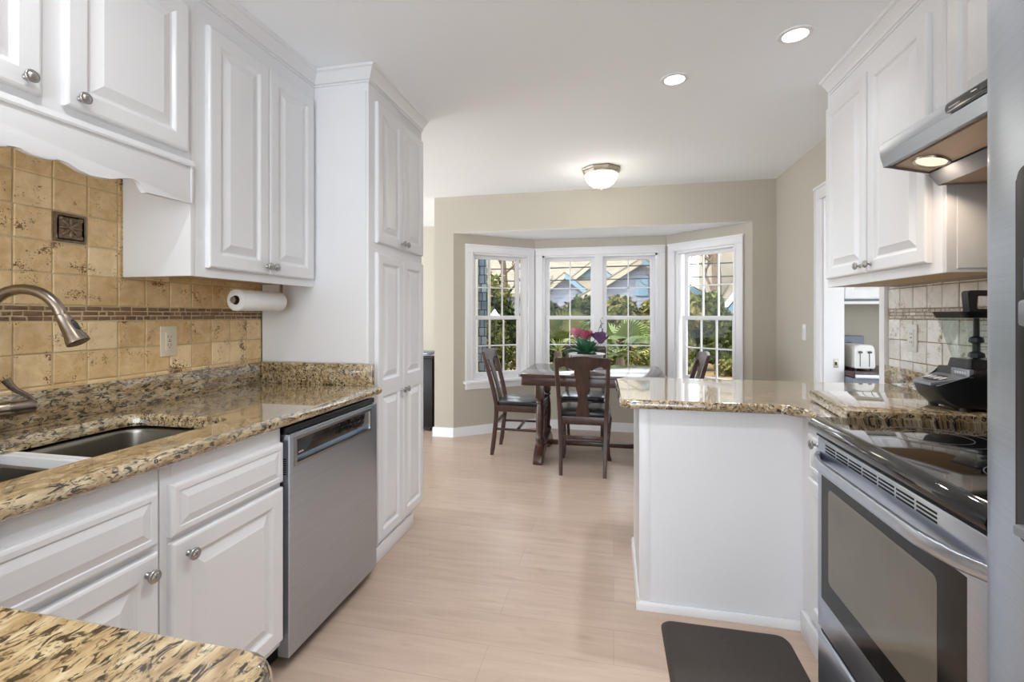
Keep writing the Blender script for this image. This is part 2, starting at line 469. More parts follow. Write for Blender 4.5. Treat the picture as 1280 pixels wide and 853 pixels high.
# ------------------------------------------------------------------ room shell
bm = bmn(); box(bm, -5.2, 3.6, -2.6, 6.1, -.1, 0); obj('floor', bm, M['floor'], kind='structure', smooth=False)
bm = bmn(); box(bm, -5.2, 3.6, -2.6, 4.552, CEIL, CEIL+.12); box(bm, -5.2, -1.81, 4.552, 6.1, CEIL, CEIL+.12); obj('ceiling', bm, M['ceil'], kind='structure', smooth=False)

def wall_seg(bm, A, B, z0, z1, holes, th, side=1):
    """wall from A to B (interior face on that line), thickness to the outside"""
    A = Vector((*A, 0)); B = Vector((*B, 0)); t = (B-A).normalized(); L = (B-A).length; n = Vector((-t.y, t.x, 0))*side
    mtx = Matrix(((t.x, n.x, 0, A.x), (t.y, n.y, 0, A.y), (0, 0, 1, 0), (0, 0, 0, 1)))
    if not holes: box(bm, 0, L, 0, th, z0, z1, mtx=mtx); return mtx
    u = 0
    for (a, b, c, d) in holes:
        if a > u: box(bm, u, a, 0, th, z0, z1, mtx=mtx)
        if c > z0: box(bm, a, b, 0, th, z0, c, mtx=mtx)
        if d < z1: box(bm, a, b, 0, th, d, z1, mtx=mtx)
        u = b
    box(bm, u, L, 0, th, z0, z1, mtx=mtx)
    return mtx

WL = -1.785
bm = bmn(); box(bm, WL-.12, WL, -2.6, 2.745, 0, CEIL); obj('wall_left', bm, M['wall'], kind='structure', smooth=False)
# header over the bay and the two piers beside it
bm = bmn(); box(bm, -1.807, 1.41, 4.55, 4.68, 2.09, CEIL); box(bm, -1.807, -1.60, 4.55, 4.68, 0, 2.09); box(bm, 1.215, 1.41, 4.55, 4.68, 0, 2.09)
obj('wall_back', bm, M['wall'], kind='structure', smooth=False)
PL, PR, QL, QR = (-1.60, 4.55), (1.215, 4.55), (-.86, 5.15), (.54, 5.15)
WZ0, WZ1 = .56, 1.905
bm = bmn(); mL = wall_seg(bm, PL, QL, 0, 2.3, [(.205, .865, WZ0, WZ1)], .14); obj('wall_bay_left', bm, M['wall'], kind='structure', smooth=False)
bm = bmn(); mC = wall_seg(bm, QL, QR, 0, 2.3, [(.09, 1.31, WZ0, WZ1)], .14); obj('wall_bay_centre', bm, M['wall'], kind='structure', smooth=False)
bm = bmn(); mR = wall_seg(bm, QR, PR, 0, 2.3, [(.11, .745, WZ0, WZ1)], .14); obj('wall_bay_right', bm, M['wall'], kind='structure', smooth=False)
bm = bmn(); prism(bm, [(-1.75, 4.6), (1.4, 4.6), (.6, 5.28), (-.92, 5.28)], 'z', 2.095, 2.2); obj('ceiling_bay', bm, M['ceil'], kind='structure', smooth=False)
bm = bmn(); prism(bm, [(-1.60, 4.551), (1.215, 4.551), (.54, 5.15), (-.86, 5.15)], 'z', 2.088, 2.096); obj('ceiling_bay_soffit', bm, M['ceil'], kind='structure', smooth=False)
bm = bmn()
prism(bm, [(-1.85, 4.5), (1.5, 4.5), (1.5, 4.75), (.7, 5.5), (-1.0, 5.5), (-1.85, 4.75)], 'z', CEIL+.02, CEIL+.1)
obj('ceiling_bay_roof', bm, M['roof'], kind='structure', smooth=False)

WR = 1.41
bm = bmn()
box(bm, WR, WR+.12, 3.60, 4.68, 0, CEIL); box(bm, WR, WR+.12, -2.6, 2.87, 0, CEIL); box(bm, WR, WR+.12, 2.87, 3.60, 2.05, CEIL)
obj('wall_right', bm, M['wall'], kind='structure', smooth=False)
bm = bmn(); box(bm, -5.2, -1.80, 6.0, 6.12, 0, CEIL); obj('wall_far_room', bm, M['wall'], kind='structure', smooth=False)
bm = bmn(); box(bm, -1.852, -1.812, 4.681, 6.12, 0, CEIL); obj('wall_far_side', bm, M['wall'], kind='structure', smooth=False)
# laundry room beyond the doorway
bm = bmn(); box(bm, 1.531, 3.2, 3.97, 4.07, 0, CEIL); obj('wall_laundry_back', bm, M['wall'], kind='structure', smooth=False)
bm = bmn(); box(bm, 3.2, 3.3, 2.2, 4.07, 0, CEIL); obj('wall_laundry_side', bm, M['wall'], kind='structure', smooth=False)

# baseboards
def baseb(name, pts, hgt=.095, th=.014, flip=1):
    bm = bmn()
    for a, b in zip(pts, pts[1:]):
        A = Vector((*a, 0)); B = Vector((*b, 0)); t = (B-A).normalized(); n = Vector((-t.y, t.x, 0))*flip; L = (B-A).length
        mtx = Matrix(((t.x, n.x, 0, A.x), (t.y, n.y, 0, A.y), (0, 0, 1, 0), (0, 0, 0, 1)))
        prism(bm, [(-.001, 0), (th+.004, 0), (th+.004, .008), (th, .014), (th, hgt-.022), (th*.6, hgt-.012), (th*.5, hgt), (-.001, hgt)], 'x', -.003, L+.003, mtx=mtx)
    obj(name, bm, M['trim'], kind='structure')
baseb('baseboard_back_left', [(-1.82, 4.55), PL], flip=-1)
baseb('baseboard_bay', [PL, QL, QR, PR], flip=-1)
baseb('baseboard_back_right', [PR, (1.41, 4.55)], flip=-1)
baseb('baseboard_right', [(1.41, 3.69), (1.41, 4.55)], flip=1)
baseb('baseboard_far', [(-5, 6.0), (-1.88, 6.0)], flip=-1)

# ------------------------------------------------------------------ windows (local u along wall, n outwards, z up)
def window(name, mtx, u0, u1, z0, z1, sashes, cols, cased=.078, stool=True):
    """u0..u1,z0..z1 : rough opening; sashes = list of (ua, ub)"""
    root = struct_root(name, tuple(mtx @ Vector((u0, 0, z0))))
    cz = z1+cased
    bm = bmn(); t = .02
    for (a, b, c, d) in ((u0-cased, u0, z0-.0, z1), (u1, u1+cased, z0-.0, z1), (u0-cased, u1+cased, z1, cz)):
        box(bm, a, b, -t, .0, c, d, .003, mtx=mtx)
    box(bm, u0-cased-.004, u1+cased+.004, -t-.008, 0, cz-.014, cz+.004, .003, mtx=mtx)
    for (a, b) in ((u0-.012, u0-.001), (u1+.001, u1+.012)): box(bm, a, b, -t-.004, -.002, z0+.001, z1+.012, .002, mtx=mtx)
    if stool:
        box(bm, u0-cased-.02, u1+cased+.02, -.045, .06, z0-.022, z0+.004, .004, mtx=mtx)
        box(bm, u0-cased, u1+cased, -.018, 0, z0-.085, z0-.022, .004, mtx=mtx)
    obj('window_casing', bm, M['trim'], root)
    bm = bmn()   # jamb box
    for (a, b, c, d) in ((u0, u0+.02, z0, z1), (u1-.02, u1, z0, z1), (u0, u1, z1-.02, z1), (u0, u1, z0, z0+.025)):
        box(bm, a, b, .0, .14, c, d, mtx=mtx)
    for i in range(len(sashes)-1):
        box(bm, sashes[i][1], sashes[i+1][0], -.018, .13, z0, z1, .003, mtx=mtx)
    obj('window_frame', bm, M['trim'], root)
    zm = (z0+z1)/2-.02
    for (a, b) in sashes:
        for up in (1, 0):
            c, d = (zm-.012, z1-.02) if up else (z0+.025, zm+.03)
            n0 = .075 if up else .04; st = .042; a1, b1 = (a, b)
            bm = bmn(); tb = .045 if not up else .035; tt = .035 if up else .04
            if up: tb = .03
            for q in ((a1, a1+st, c, d), (b1-st, b1, c, d), (a1+st, b1-st, c, c+tb+.01), (a1+st, b1-st, d-tt, d)):
                box(bm, q[0], q[1], n0, n0+.032, q[2], q[3], .002, mtx=mtx)
            s = obj('sash', bm, M['trim'], root)
            bm = bmn(); ga, gb, gc, gd = a1+st, b1-st, c+tb+.01, d-tt
            for i in range(1, cols):
                u = ga+(gb-ga)*i/cols; box(bm, u-.006, u+.006, n0+.006, n0+.026, gc, gd, mtx=mtx)
            v = (gc+gd)/2; box(bm, ga, gb, n0+.006, n0+.026, v-.006, v+.006, mtx=mtx)
            g = obj('muntins', bm, M['trim'], s)
            bm = bmn(); box(bm, ga, gb, n0+.014, n0+.0155, gc, gd, mtx=mtx); obj('pane', bm, M['glass'], s, smooth=False)
    return root
window('window_1', mL, .205, .865, WZ0, WZ1, [(.225, .80)], 3)
window('window_2', mC, .09, 1.31, WZ0, WZ1, [(.115, .655), (.745, 1.285)], 2)
window('window_3', mR, .11, .745, WZ0, WZ1, [(.165, .735)], 3)

# ------------------------------------------------------------------ doorway to the laundry
r = struct_root('door_1', (WR, 3.2, 0))
bm = bmn()
for (a, b) in ((3.60, 3.69), (2.805, 2.87)):
    box(bm, WR-.02, WR, a, b, 0, 2.05, .003)
    box(bm, WR-.026, WR-.002, (b-.013 if a > 3 else a+.0015), (b-.0015 if a > 3 else a+.013), 0, 2.125, .002)
box(bm, WR-.02, WR, 2.805, 3.69, 2.05, 2.14, .003); box(bm, WR-.03, WR, 2.80, 3.70, 2.128, 2.145, .003)
obj('door_casing', bm, M['trim'], r)
bm = bmn(); box(bm, WR-.001, WR+.121, 3.585, 3.60, 0, 2.05); box(bm, WR-.001, WR+.121, 2.87, 2.885, 0, 2.05); box(bm, WR-.001, WR+.121, 2.885, 3.585, 2.035, 2.05)
obj('door_jamb', bm, M['trim'], r)
bm = bmn(); box(bm, WR+.055, WR+.085, 3.5825, 3.585, .89, .95, .001); s = obj('strike_plate', bm, M['lampmetal'], r); s['label'] = 'brass strike plate'
bm = bmn(); box(bm, WR+.063, WR+.076, 3.5815, 3.583, .908, .93); obj('strike_hole', bm, M['darkgap'], s)

# ------------------------------------------------------------------ tile backsplashes
def tiles(bm, X0, N, y0, y1, z0, z1, pitch, off, g=.0042, th=.008, row0=0, skip=()):
    """one row of stone tiles lying on plane x=X0"""
    lay = bm.loops.layers.color.get('tint') or bm.loops.layers.color.new('tint')
    k = math.floor((y0-off)/pitch)
    while off+k*pitch < y1:
        a = max(y0, off+k*pitch+g/2); b = min(y1, off+(k+1)*pitch-g/2); k += 1
        if b-a < .006: continue
        if any(abs((a+b)/2-s[0]) < .02 and abs((z0+z1)/2-s[1]) < .02 for s in skip): continue
        j = [random.uniform(-.0012, .0012) for _ in range(8)]; tv = random.random()
        pts = [(a+j[0], z0+g/2+j[1]), (b+j[2], z0+g/2+j[3]), (b+j[4], z1-g/2+j[5]), (a+j[6], z1-g/2+j[7])]
        t = th+random.uniform(-.001, .001)
        A = [bm.verts.new((X0, u, v)) for u, v in pts]
        Bq = [bm.verts.new((X0+N*(t-.002), u, v)) for u, v in pts]
        cu = sum(p[0] for p in pts)/4; cv = sum(p[1] for p in pts)/4
        Cq = [bm.verts.new((X0+N*t, u+(.0025 if u < cu else -.0025), v+(.0025 if v < cv else -.0025))) for u, v in pts]
        fs = [bm.faces.new([P_[i], P_[(i+1) % 4], Q[(i+1) % 4], Q[i]]) for P_, Q in ((A, Bq), (Bq, Cq)) for i in range(4)]
        fs.append(bm.faces.new(Cq))
        for f in fs:
            for l in f.loops: l[lay] = (tv, tv, tv, 1)
def splash(side, X0, N, y0, y1, zlo, zhi, mt, mm, mg, off, deco=None):
    root = struct_root('trim_%s' % ('1' if side == 'left' else '2'), (X0, (y0+y1)/2, zlo))
    bm = bmn(); box(bm, X0, X0+N*.005, y0, y1, zlo, zhi); obj('grout', bm, mg, root, smooth=False)
    bm = bmn(); P_ = .1025; skip = [deco] if deco else ()
    zs = [1.2285-P_*i for i in range(4)]
    for i in range(3):
        a, b = zs[i+1], zs[i]
        if b < zlo: break
        tiles(bm, X0, N, y0, y1, max(a, zlo), b, P_, off+(0 if i % 2 == 0 else 0))
    z = 1.281; k = 0
    while z < zhi-.005:
        tiles(bm, X0, N, y0, y1, z, min(z+P_*1.01, zhi), P_, off, skip=skip); z += P_*1.01; k += 1
    obj('stone_tiles', bm, mt, root)
    bm = bmn()
    for i in range(3):
        za = 1.2300+.0168*i; y = y0-random.random()*.04
        while y < y1:
            L = random.choice((.025, .04, .05, .06))
            if y+L > y0: tiles(bm, X0, N, max(y, y0), min(y+L, y1), za, za+.0162, 10, y, g=.003, th=.007)
            y += L+.002
    obj('mosaic_border', bm, mm, root)
    return root
rt = splash('left', WL, 1, -.9, 2.088, .95, 1.80, M['tileL'], M['mosL'], M['groutL'], 1.0645, (1.2155, 1.5405))
bm = bmn(); x = WL
box(bm, x, x+.011, 1.169, 1.264, 1.492, 1.588, .002)
for k in range(4): rects(bm, (x+.011, 1.171, 1.494), Y, Z, X, .006, .084, .006, .084, [(0, 0), (0, .003), (.003, .003), (.003, 0)], close=False)
for k in range(8):
    a = 2*PI*k/8; c = Vector((x+.011, 1.2165, 1.540))
    bm2 = bmn(); bmesh.ops.create_icosphere(bm2, subdivisions=2, radius=1)
    me = bpy.data.meshes.new('t'); 
    for v in bm2.verts:
        q = Vector((v.co.x*.007, v.co.y*.006, v.co.z*.016)); q = Matrix.Rotation(a, 3, 'X') @ (q+Vector((0, 0, .020)))
        v.co = q+c
    bm2.to_mesh(me); bm.from_mesh(me); bm2.free(); bpy.data.meshes.remove(me)
lathe(bm, [(.008, 0), (.007, .004), (0, .005)], Matrix.Translation((x+.011, 1.2165, 1.540)) @ Matrix.Rotation(PI/2, 4, 'Y'), 12)
for sy in (-1, 1):
    for sz in (-1, 1): lathe(bm, [(.011, 0), (.008, .0025), (.004, .003), (0, .002)], Matrix.Translation((x+.011, 1.2165+sy*.032, 1.54+sz*.032)) @ Matrix.Rotation(PI/2, 4, 'Y'), 12)
d = obj('relief_tile', bm, M['deco'], rt); d['label'] = 'dark bronze relief tile with flower motif'
splash('right', WR, -1, .9, 2.804, .93, 1.395, M['tileR'], M['mosR'], M['groutR'], 1.0645)

# ------------------------------------------------------------------ left base cabinets
FX = -1.135     # face of base cabinets (door front about 2 cm further)
CT = .905       # counter top height, left
def base_cab(name, label, y0, y1, fronts, group=None, low=.10):
    r = thing(name, label, 'cabinet', (-1.45, (y0+y1)/2, 0), group)
    bm = bmn()
    for a, b in ((y0+.001, y0+.019), (y1-.019, y1-.001)): box(bm, WL+.012, FX-.02, a, b, low, CT-.041)
    box(bm, WL+.012, FX-.02, y0+.019, y1-.019, low, low+.018); box(bm, WL+.012, WL+.022, y0+.019, y1-.019, low, CT-.041)
    fr = .035
    box(bm, FX-.02, FX, y0+.001, y0+fr, low, CT-.041, .001); box(bm, FX-.02, FX, y1-fr*.5, y1-.001, low, CT-.041, .001)
    box(bm, FX-.02, FX-.0005, y0+fr, y1-fr*.5, low+.05, CT-.1); box(bm, FX-.02, FX, y0+fr, y1-fr*.5, CT-.105, CT-.041); box(bm, FX-.02, FX, y0+fr, y1-fr*.5, low, low+.05)
    box(bm, FX-.02, FX, y0+fr, y1-fr*.5, .64, .685)
    obj('body', bm, M['cab'], r)
    bm = bmn(); box(bm, WL+.012, FX-.07, y0, y1, 0, low); obj('toe_kick', bm, M['cab'], r)
    for nm, a, b, c, d, kn, fl in fronts:
        door(r, nm, (FX, a, c), Y, Z, X, b-a, d-c, kn, flat=fl)
    return r
base_cab('base_cabinet', 'white base cabinet with one drawer and door, next to the dishwasher', .978, 1.422,
         [('drawer_front', .998, 1.416, .672, .808, None, True), ('door', .998, 1.416, .125, .655, (.045, .487), False)])
base_cab('sink_cabinet', 'white base cabinet under the double sink, with false drawer front', .10, .976,
         [('drawer_front', .54, .962, .672, .808, None, True), ('door', .54, .962, .125, .655, (.39, .487), False),
          ('door', .14, .53, .125, .655, (.35, .487), False), ('drawer_front', .14, .53, .672, .808, None, True)])

# near peninsula base
r = thing('base_cabinet', 'white base cabinet under the granite peninsula end in the foreground', 'cabinet', (-.9, 0, 0))
bm = bmn(); box(bm, WL+.012, -.40, -.6, .095, .10, CT-.041, .002); obj('body', bm, M['cab'], r)
bm = bmn(); box(bm, WL+.012, -.46, -.55, .06, 0, .10); obj('toe_kick', bm, M['cab'], r)
door(r, 'door', (-.45, .096, .125), -X, Z, Y, .55, .68, (.05, .60))

# ------------------------------------------------------------------ left worktop with sink cut-out
r = thing('worktop', 'L-shaped gold granite worktop around the double sink with low backsplash', 'countertop', (-1.45, 1.0, CT-.04))
EX = -1.098
outer = [(WL, -.65), (-.325, -.65), (-.325, .425), (EX-.0, .425), (EX, 2.087), (WL, 2.087)]
outer = round_poly(outer, [0, 0, .05, .02, 0, 0])
hole = round_poly([(-1.648, .56), (-1.238, .56), (-1.238, 1.325), (-1.648, 1.325)], [.07, .07, .06, .07], 6)
bm = bmn(); slab(bm, outer, [hole], CT-.04, CT, bull=True); flat_top(obj('worktop_slab', bm, M['granite'], r, ang=50))
bm = bmn(); box(bm, WL+.006, WL+.026, -.65, 2.085, CT, 1.012, .003); obj('backsplash', bm, M['granite'], r)
bm = bmn(); box(bm, WL+.027, EX-.04, 2.062, 2.087, CT, 1.012, .003); obj('backsplash', bm, M['granite'], r)

# sink
r = thing('kitchen_sink', 'undermount stainless double bowl sink set in the left granite worktop', 'sink', (-1.47, .97, CT-.24))
def bowl(bm, x0, x1, y0, y1, zt, zb, rc=.06, rim=.0):
    P_ = round_poly([(x0, y0), (x1, y0), (x1, y1), (x0, y1)], [rc]*4, 6); prev = None
    for ins, z in [(-.012, zt), (-.007, zt-.001), (-.002, zt-.005), (.002, zt-.012), (.004, zt-.022), (.010, zb+.05), (.016, zb+.02), (.035, zb+.004), (.06, zb)]:
        rr = [bm.verts.new((a, b, z-(.020*max(0, 1-abs(b-.964)/.03)**.5 if z > zt-.015 else 0))) for a, b in offset_poly(P_, ins)]
        if prev:
            for i in range(len(rr)): bm.faces.new([prev[i], prev[(i+1) % len(rr)], rr[(i+1) % len(rr)], rr[i]])
        prev = rr
    bm.faces.new(prev)
for (a, b) in ((.55, .95), (.978, 1.335)):
    bm = bmn(); bowl(bm, -1.658, -1.228, a, b, CT-.046, CT-.24)
    o = obj('bowl', bm, M['sink'], r, ang=60)
    bm = bmn(); lathe(bm, [(.045, 0), (.042, .003), (.036, .002), (.034, -.004), (0, -.006)], Matrix.Translation((-1.47, (a+b)/2, CT-.239)), 24); obj('drain', bm, M['nickel'], o)

# faucet
r = thing('kitchen_faucet', 'brushed bronze gooseneck faucet with pull-down spray head and side lever', 'faucet', (-1.70, .955, CT))
d0 = Vector((.205, .065, 0)).normalized()
B0 = Vector((-1.70, .950, CT))
bm = bmn()
lathe(bm, [(.031, 0), (.031, .006), (.026, .012), (.0245, .03), (.0245, .11), (.022, .118), (.016, .13), (.0145, .15), (0, .15)], Matrix.Translation(B0), 28)
obj('faucet_body', bm, M['bronze'], r)
bm = bmn()
top = 1.322; rr = .103; pts = [B0+Vector((0, 0, .12)), B0+Vector((0, 0, top-CT-rr))]
for k in range(1, 15):
    a = PI-(PI*.90)*k/14
    pts.append(B0+d0*(rr+rr*math.cos(a))+Vector((0, 0, top-CT-rr+rr*math.sin(a))))
tube(bm, pts, .0145, 16); obj('spout', bm, M['bronze'], r, ang=60)
e = pts[-1]; dr = (pts[-1]-pts[-2]).normalized(); dr = (dr+d0*.12).normalized()
mt = Matrix.Translation(e) @ dr.to_track_quat('Z', 'Y').to_matrix().to_4x4()
bm = bmn(); lathe(bm, [(.0148, 0), (.0165, .003), (.0155, .006), (.018, .03), (.021, .06), (.0265, .082), (.027, .09), (.022, .092), (0, .090)], mt, 24)
sh = obj('spray_head', bm, M['bronze'], r, ang=60)
bm = bmn(); q = mt @ Vector((0, 0, 0)); side = (d0-dr*d0.dot(dr)).normalized()
lathe(bm, [(0, -.002), (.006, 0), (.0085, .003), (.0065, .006), (0, .007)], Matrix.Translation(mt @ Vector((0, 0, .045))+side*.0155) @ side.to_track_quat('Z', 'Y').to_matrix().to_4x4() @ Matrix.Diagonal((1, 2.4, 1, 1)), 16)
obj('spray_button', bm, M['black'], sh)
hd = Vector((.35, .94, 0)).normalized()
bm = bmn(); mh = Matrix.Translation(B0+Vector((0, 0, .078))) @ hd.to_track_quat('Z', 'Y').to_matrix().to_4x4()
lathe(bm, [(.0205, .01), (.0205, .045), (.022, .048), (.022, .052), (.0205, .055), (.0195, .098), (.014, .106), (0, .108)], mh, 24); obj('handle_hub', bm, M['bronze'], r)
bm = bmn(); h0 = B0+Vector((0, 0, .078))+hd*.098
P_ = catmull([h0-hd*.012, h0+hd*.004+Vector((0, 0, .010)), h0-hd*.012+Vector((0, 0, .034)), h0-hd*.036+Vector((0, 0, .055)), h0-hd*.052+Vector((-.004, 0, .084))], 5)
tube(bm, P_, [.0115-.005*math.sin(PI*i/(len(P_)-1)) for i in range(len(P_))], 12); obj('lever', bm, M['bronze'], r)

# ------------------------------------------------------------------ dishwasher
r = thing('dishwasher', 'stainless steel dishwasher with recessed pocket handle, under the left worktop', 'dishwasher', (-1.45, 1.74, 0))
DF = -1.107; d0y, d1y = 1.432, 2.05
bm = bmn(); box(bm, WL+.012, DF-.048, d0y-.006, d1y+.004, .06, CT-.043); obj('tub', bm, M['darkgap'], r)
bm = bmn(); box(bm, DF-.10, DF-.09, d0y, d1y, 0, .06); obj('toe_kick', bm, M['darkgap'], r)
# door face with a pocket
py0, py1, pz0, pz1 = d0y+.035, d1y-.065, .722, .808
bm = bmn(); O = (DF-.045, d0y, .05); W_ = d1y-d0y; H_ = .83-.05
rects(bm, O, Y, Z, X, 0, W_, 0, H_, [(0, 0), (0, .042), (.002, .0445), (.004, .045)], close=False)
outerq = [(d0y+.004, .054), (d1y-.004, .054), (d1y-.004, .826), (d0y+.004, .826)]
inner = [(py0, pz0), (py1, pz0), (py1, pz1), (py0, pz1)]
A = [bm.verts.new((DF, *p)) for p in outerq]; B_ = [bm.verts.new((DF, *p)) for p in inner]
for i in range(4): bm.faces.new([A[i], A[(i+1) % 4], B_[(i+1) % 4], B_[i]])
D_ = [bm.verts.new((DF-.035, *p)) for p in inner]
for i in range(4): bm.faces.new([B_[i], B_[(i+1) % 4], D_[(i+1) % 4], D_[i]])
bm.faces.new(D_); bmesh.ops.remove_doubles(bm, verts=bm.verts, dist=.0001)
dr_ = obj('door', bm, M['steel'], r)
bm = bmn(); rects(bm, (DF, py0, pz0), Y, Z, X, 0, py1-py0, 0, pz1-pz0, [(-.010, -.001), (-.009, .004), (0.002, .004), (.004, -.004)], close=False); obj('handle_trim', bm, M['nickel'], dr_)
bm = bmn(); box(bm, DF-.030, DF-.004, py0+.003, py1-.003, pz0+.022, pz1-.002, .002); obj('handle_pocket', bm, M['blackgloss'], dr_)
bm = bmn()
for k in range(8): box(bm, DF-.034, DF-.012, d0y-.0012, d0y, .690+k*.0075, .694+k*.0075)
obj('vent', bm, M['darkgap'], dr_)
bm = bmn()
for k in range(5): box(bm, DF-.0045, DF-.0038, py0+.02+k*.006, py0+.024+k*.006, pz0+.03, pz0+.034+(k % 2)*.003)
obj('logo', bm, M['mark'], dr_)
bm = bmn(); box(bm, DF-.03, DF-.012, d0y, d1y, .832, .855, .003); obj('control_strip', bm, M['black'], r)

# ------------------------------------------------------------------ crown moulding helper
CP = [(0, -.068), (.007, -.068), (.009, -.061), (.004, -.058), (.012, -.056), (.014, -.051), (.018, -.044), (.030, -.030), (.038, -.020), (.041, -.018), (.041, -.014), (.050, -.010), (.054, -.003), (.054, 0), (0, 0)]
def crown(root, path, outs, closed=False):
    """path 2d points of cabinet face line; outs = outward unit-ish offset vectors (mitre) per point"""
    bm = bmn(); rings = []
    for p, o_ in zip(path, outs):
        rings.append([bm.verts.new((p[0]+o_[0]*a, p[1]+o_[1]*a, CEIL+b-.0005)) for a, b in CP])
    n = len(CP)
    for P_, Q in zip(rings, rings[1:]):
        for k in range(n): bm.faces.new([P_[k], P_[(k+1) % n], Q[(k+1) % n], Q[k]])
    bm.faces.new(rings[0]); bm.faces.new(list(reversed(rings[-1])))
    return obj('crown_moulding', bm, M['cab'], root, ang=14)

# ------------------------------------------------------------------ left wall cabinets
UX = -1.472    # face frame front
r = thing('wall_cabinet', 'tall white two-door wall cabinet above the outlet, beside the pantry', 'cabinet', (-1.62, 1.73, 1.39))
cy0, cy1 = 1.385, 2.087
bm = bmn(); box(bm, WL+.012, UX, cy0, cy0+.02, 1.39, CEIL, .001); box(bm, WL+.012, UX, cy0+.02, cy1, 1.42, CEIL)
box(bm, UX-.02, UX, cy0+.02, cy1, 1.39, 1.4205)
obj('body', bm, M['cab'], r)
bm = bmn(); box(bm, WL+.012, UX-.021, cy0+.021, cy1, 1.405, 1.4195); o = obj('underside_panel', bm, M['wood_under'], r); o['label'] = 'unpainted wood underside'
door(r, 'door', (UX, 1.447, 1.425), Y, Z, X, .307, .895, (.29, .033))
door(r, 'door', (UX, 1.758, 1.425), Y, Z, X, .307, .895, (.018, .033))
crown(r, [(UX, cy0), (UX, 2.087)], [(1, 0), (1, 0)])
r = thing('wall_cabinet', 'short white wall cabinet over the sink, with scalloped valance below', 'cabinet', (-1.62, .9, 1.78))
cy0, cy1 = .35, 1.384
bm = bmn(); box(bm, WL+.012, UX, cy0, cy1, 1.79, CEIL)
obj('body', bm, M['cab'], r)
door(r, 'door', (UX, .986, 1.822), Y, Z, X, .378, .515, (.032, .03))
door(r, 'door', (UX, .56, 1.822), Y, Z, X, .372, .515, (.335, .03))
crown(r, [(UX, cy0), (UX, 1.384)], [(1, 0), (1, 0)])
# valance: flat board with scalloped lower edge
bm = bmn()
prof = []
key = [(.35, 1.650), (.42, 1.655), (.47, 1.672), (.50, 1.660), (.56, 1.650), (.62, 1.650), (.68, 1.662), (.72, 1.673), (.75, 1.662), (.79, 1.655), (.83, 1.655), (.862, 1.664), (.879, 1.674), (.892, 1.667), (.915, 1.661), (.945, 1.660), (.966, 1.665),
       (.980, 1.672), (.994, 1.664), (1.02, 1.655), (1.05, 1.649), (1.075, 1.648), (1.105, 1.654), (1.13, 1.663), (1.15, 1.672), (1.167, 1.676), (1.183, 1.673), (1.195, 1.665), (1.203, 1.652), (1.207, 1.640), (1.213, 1.638), (1.225, 1.645), (1.37, 1.645), (1.384, 1.645)]
for i, (a, b) in enumerate(key): prof.append((a, b))
prof += [(1.384, 1.792), (.35, 1.792)]
prism(bm, prof, 'x', UX-.004, UX+.014, .003)
v_ = obj('valance', bm, M['cab'], r)
bm = bmn(); prism(bm, [(UX+.014, 1.772), (UX+.020, 1.772), (UX+.022, 1.778), (UX+.018, 1.785), (UX+.014, 1.796)], 'y', .35, 1.384); box(bm, UX, UX+.016, 1.384-.012, 1.384, 1.648, 1.79, .003)
obj('valance_bead', bm, M['cab'], v_)

# ------------------------------------------------------------------ pantry
PX = -1.172; py_0, py_1 = 2.09, 2.735
r = thing('pantry_cabinet', 'tall white pantry cabinet with four doors at the end of the left run', 'cabinet', (-1.47, 2.41, 0))
bm = bmn(); box(bm, WL+.012, PX, py_0, py_1, .085, CEIL, .001)
rects(bm, (WL, py_0, 0), X, Z, -Y, .014, PX-WL-.014, 1.014, 2.35, [(0, 0), (0, .004), (.004, .0045)], close=True)
obj('body', bm, M['cab'], r)
bm = bmn(); box(bm, WL+.012, PX-.004, py_0, 2.60, 0, .085); box(bm, PX-.004, PX+.008, py_0, 2.60, 0, .075, .003); box(bm, WL+.012, PX-.05, 2.60, 2.70, 0, .085); obj('plinth', bm, M['cab'], r)
a, wd = 2.152, .284
for k, (nm, z0, h, kn, sp) in enumerate((('door', 1.615, .71, None, ()), ('door', .10, 1.465, None, (.775,)))):
    door(r, nm, (PX, a, z0), Y, Z, X, wd, h, (wd-.022, .03) if k == 0 else (wd-.022, .735), splits=sp, rail=.05)
    door(r, nm, (PX, a+wd+.004, z0), Y, Z, X, wd, h, (.022, .03) if k == 0 else (.022, .735), splits=sp, rail=.05)
crown(r, [(WL+.31, py_0), (PX, py_0), (PX, py_1)], [(0, -1), (1, -1), (1, 0)])

# outlet on the left backsplash
r = thing('wall_outlet', 'ivory double wall outlet on the golden tile backsplash', 'outlet', (WL+.006, 1.568, 1.143))
bm = bmn(); x0 = WL+.0085; box(bm, x0, x0+.006, 1.532, 1.604, 1.082, 1.204, .002); obj('cover_plate', bm, M['ivory'], r)
bm = bmn(); box(bm, x0+.006, x0+.009, 1.551, 1.585, 1.108, 1.178, .002); s = obj('socket', bm, M['ivory'], r)
bm = bmn()
for zc in (1.127, 1.160):
    box(bm, x0+.0088, x0+.0094, 1.560, 1.5618, zc-.003, zc+.007); box(bm, x0+.0088, x0+.0094, 1.573, 1.5748, zc-.003, zc+.006)
    box(bm, x0+.0088, x0+.0094, 1.5655, 1.5695, zc-.011, zc-.007)
box(bm, x0+.0088, x0+.0094, 1.561, 1.574, 1.142, 1.1445)
obj('slots', bm, M['darkgap'], s)

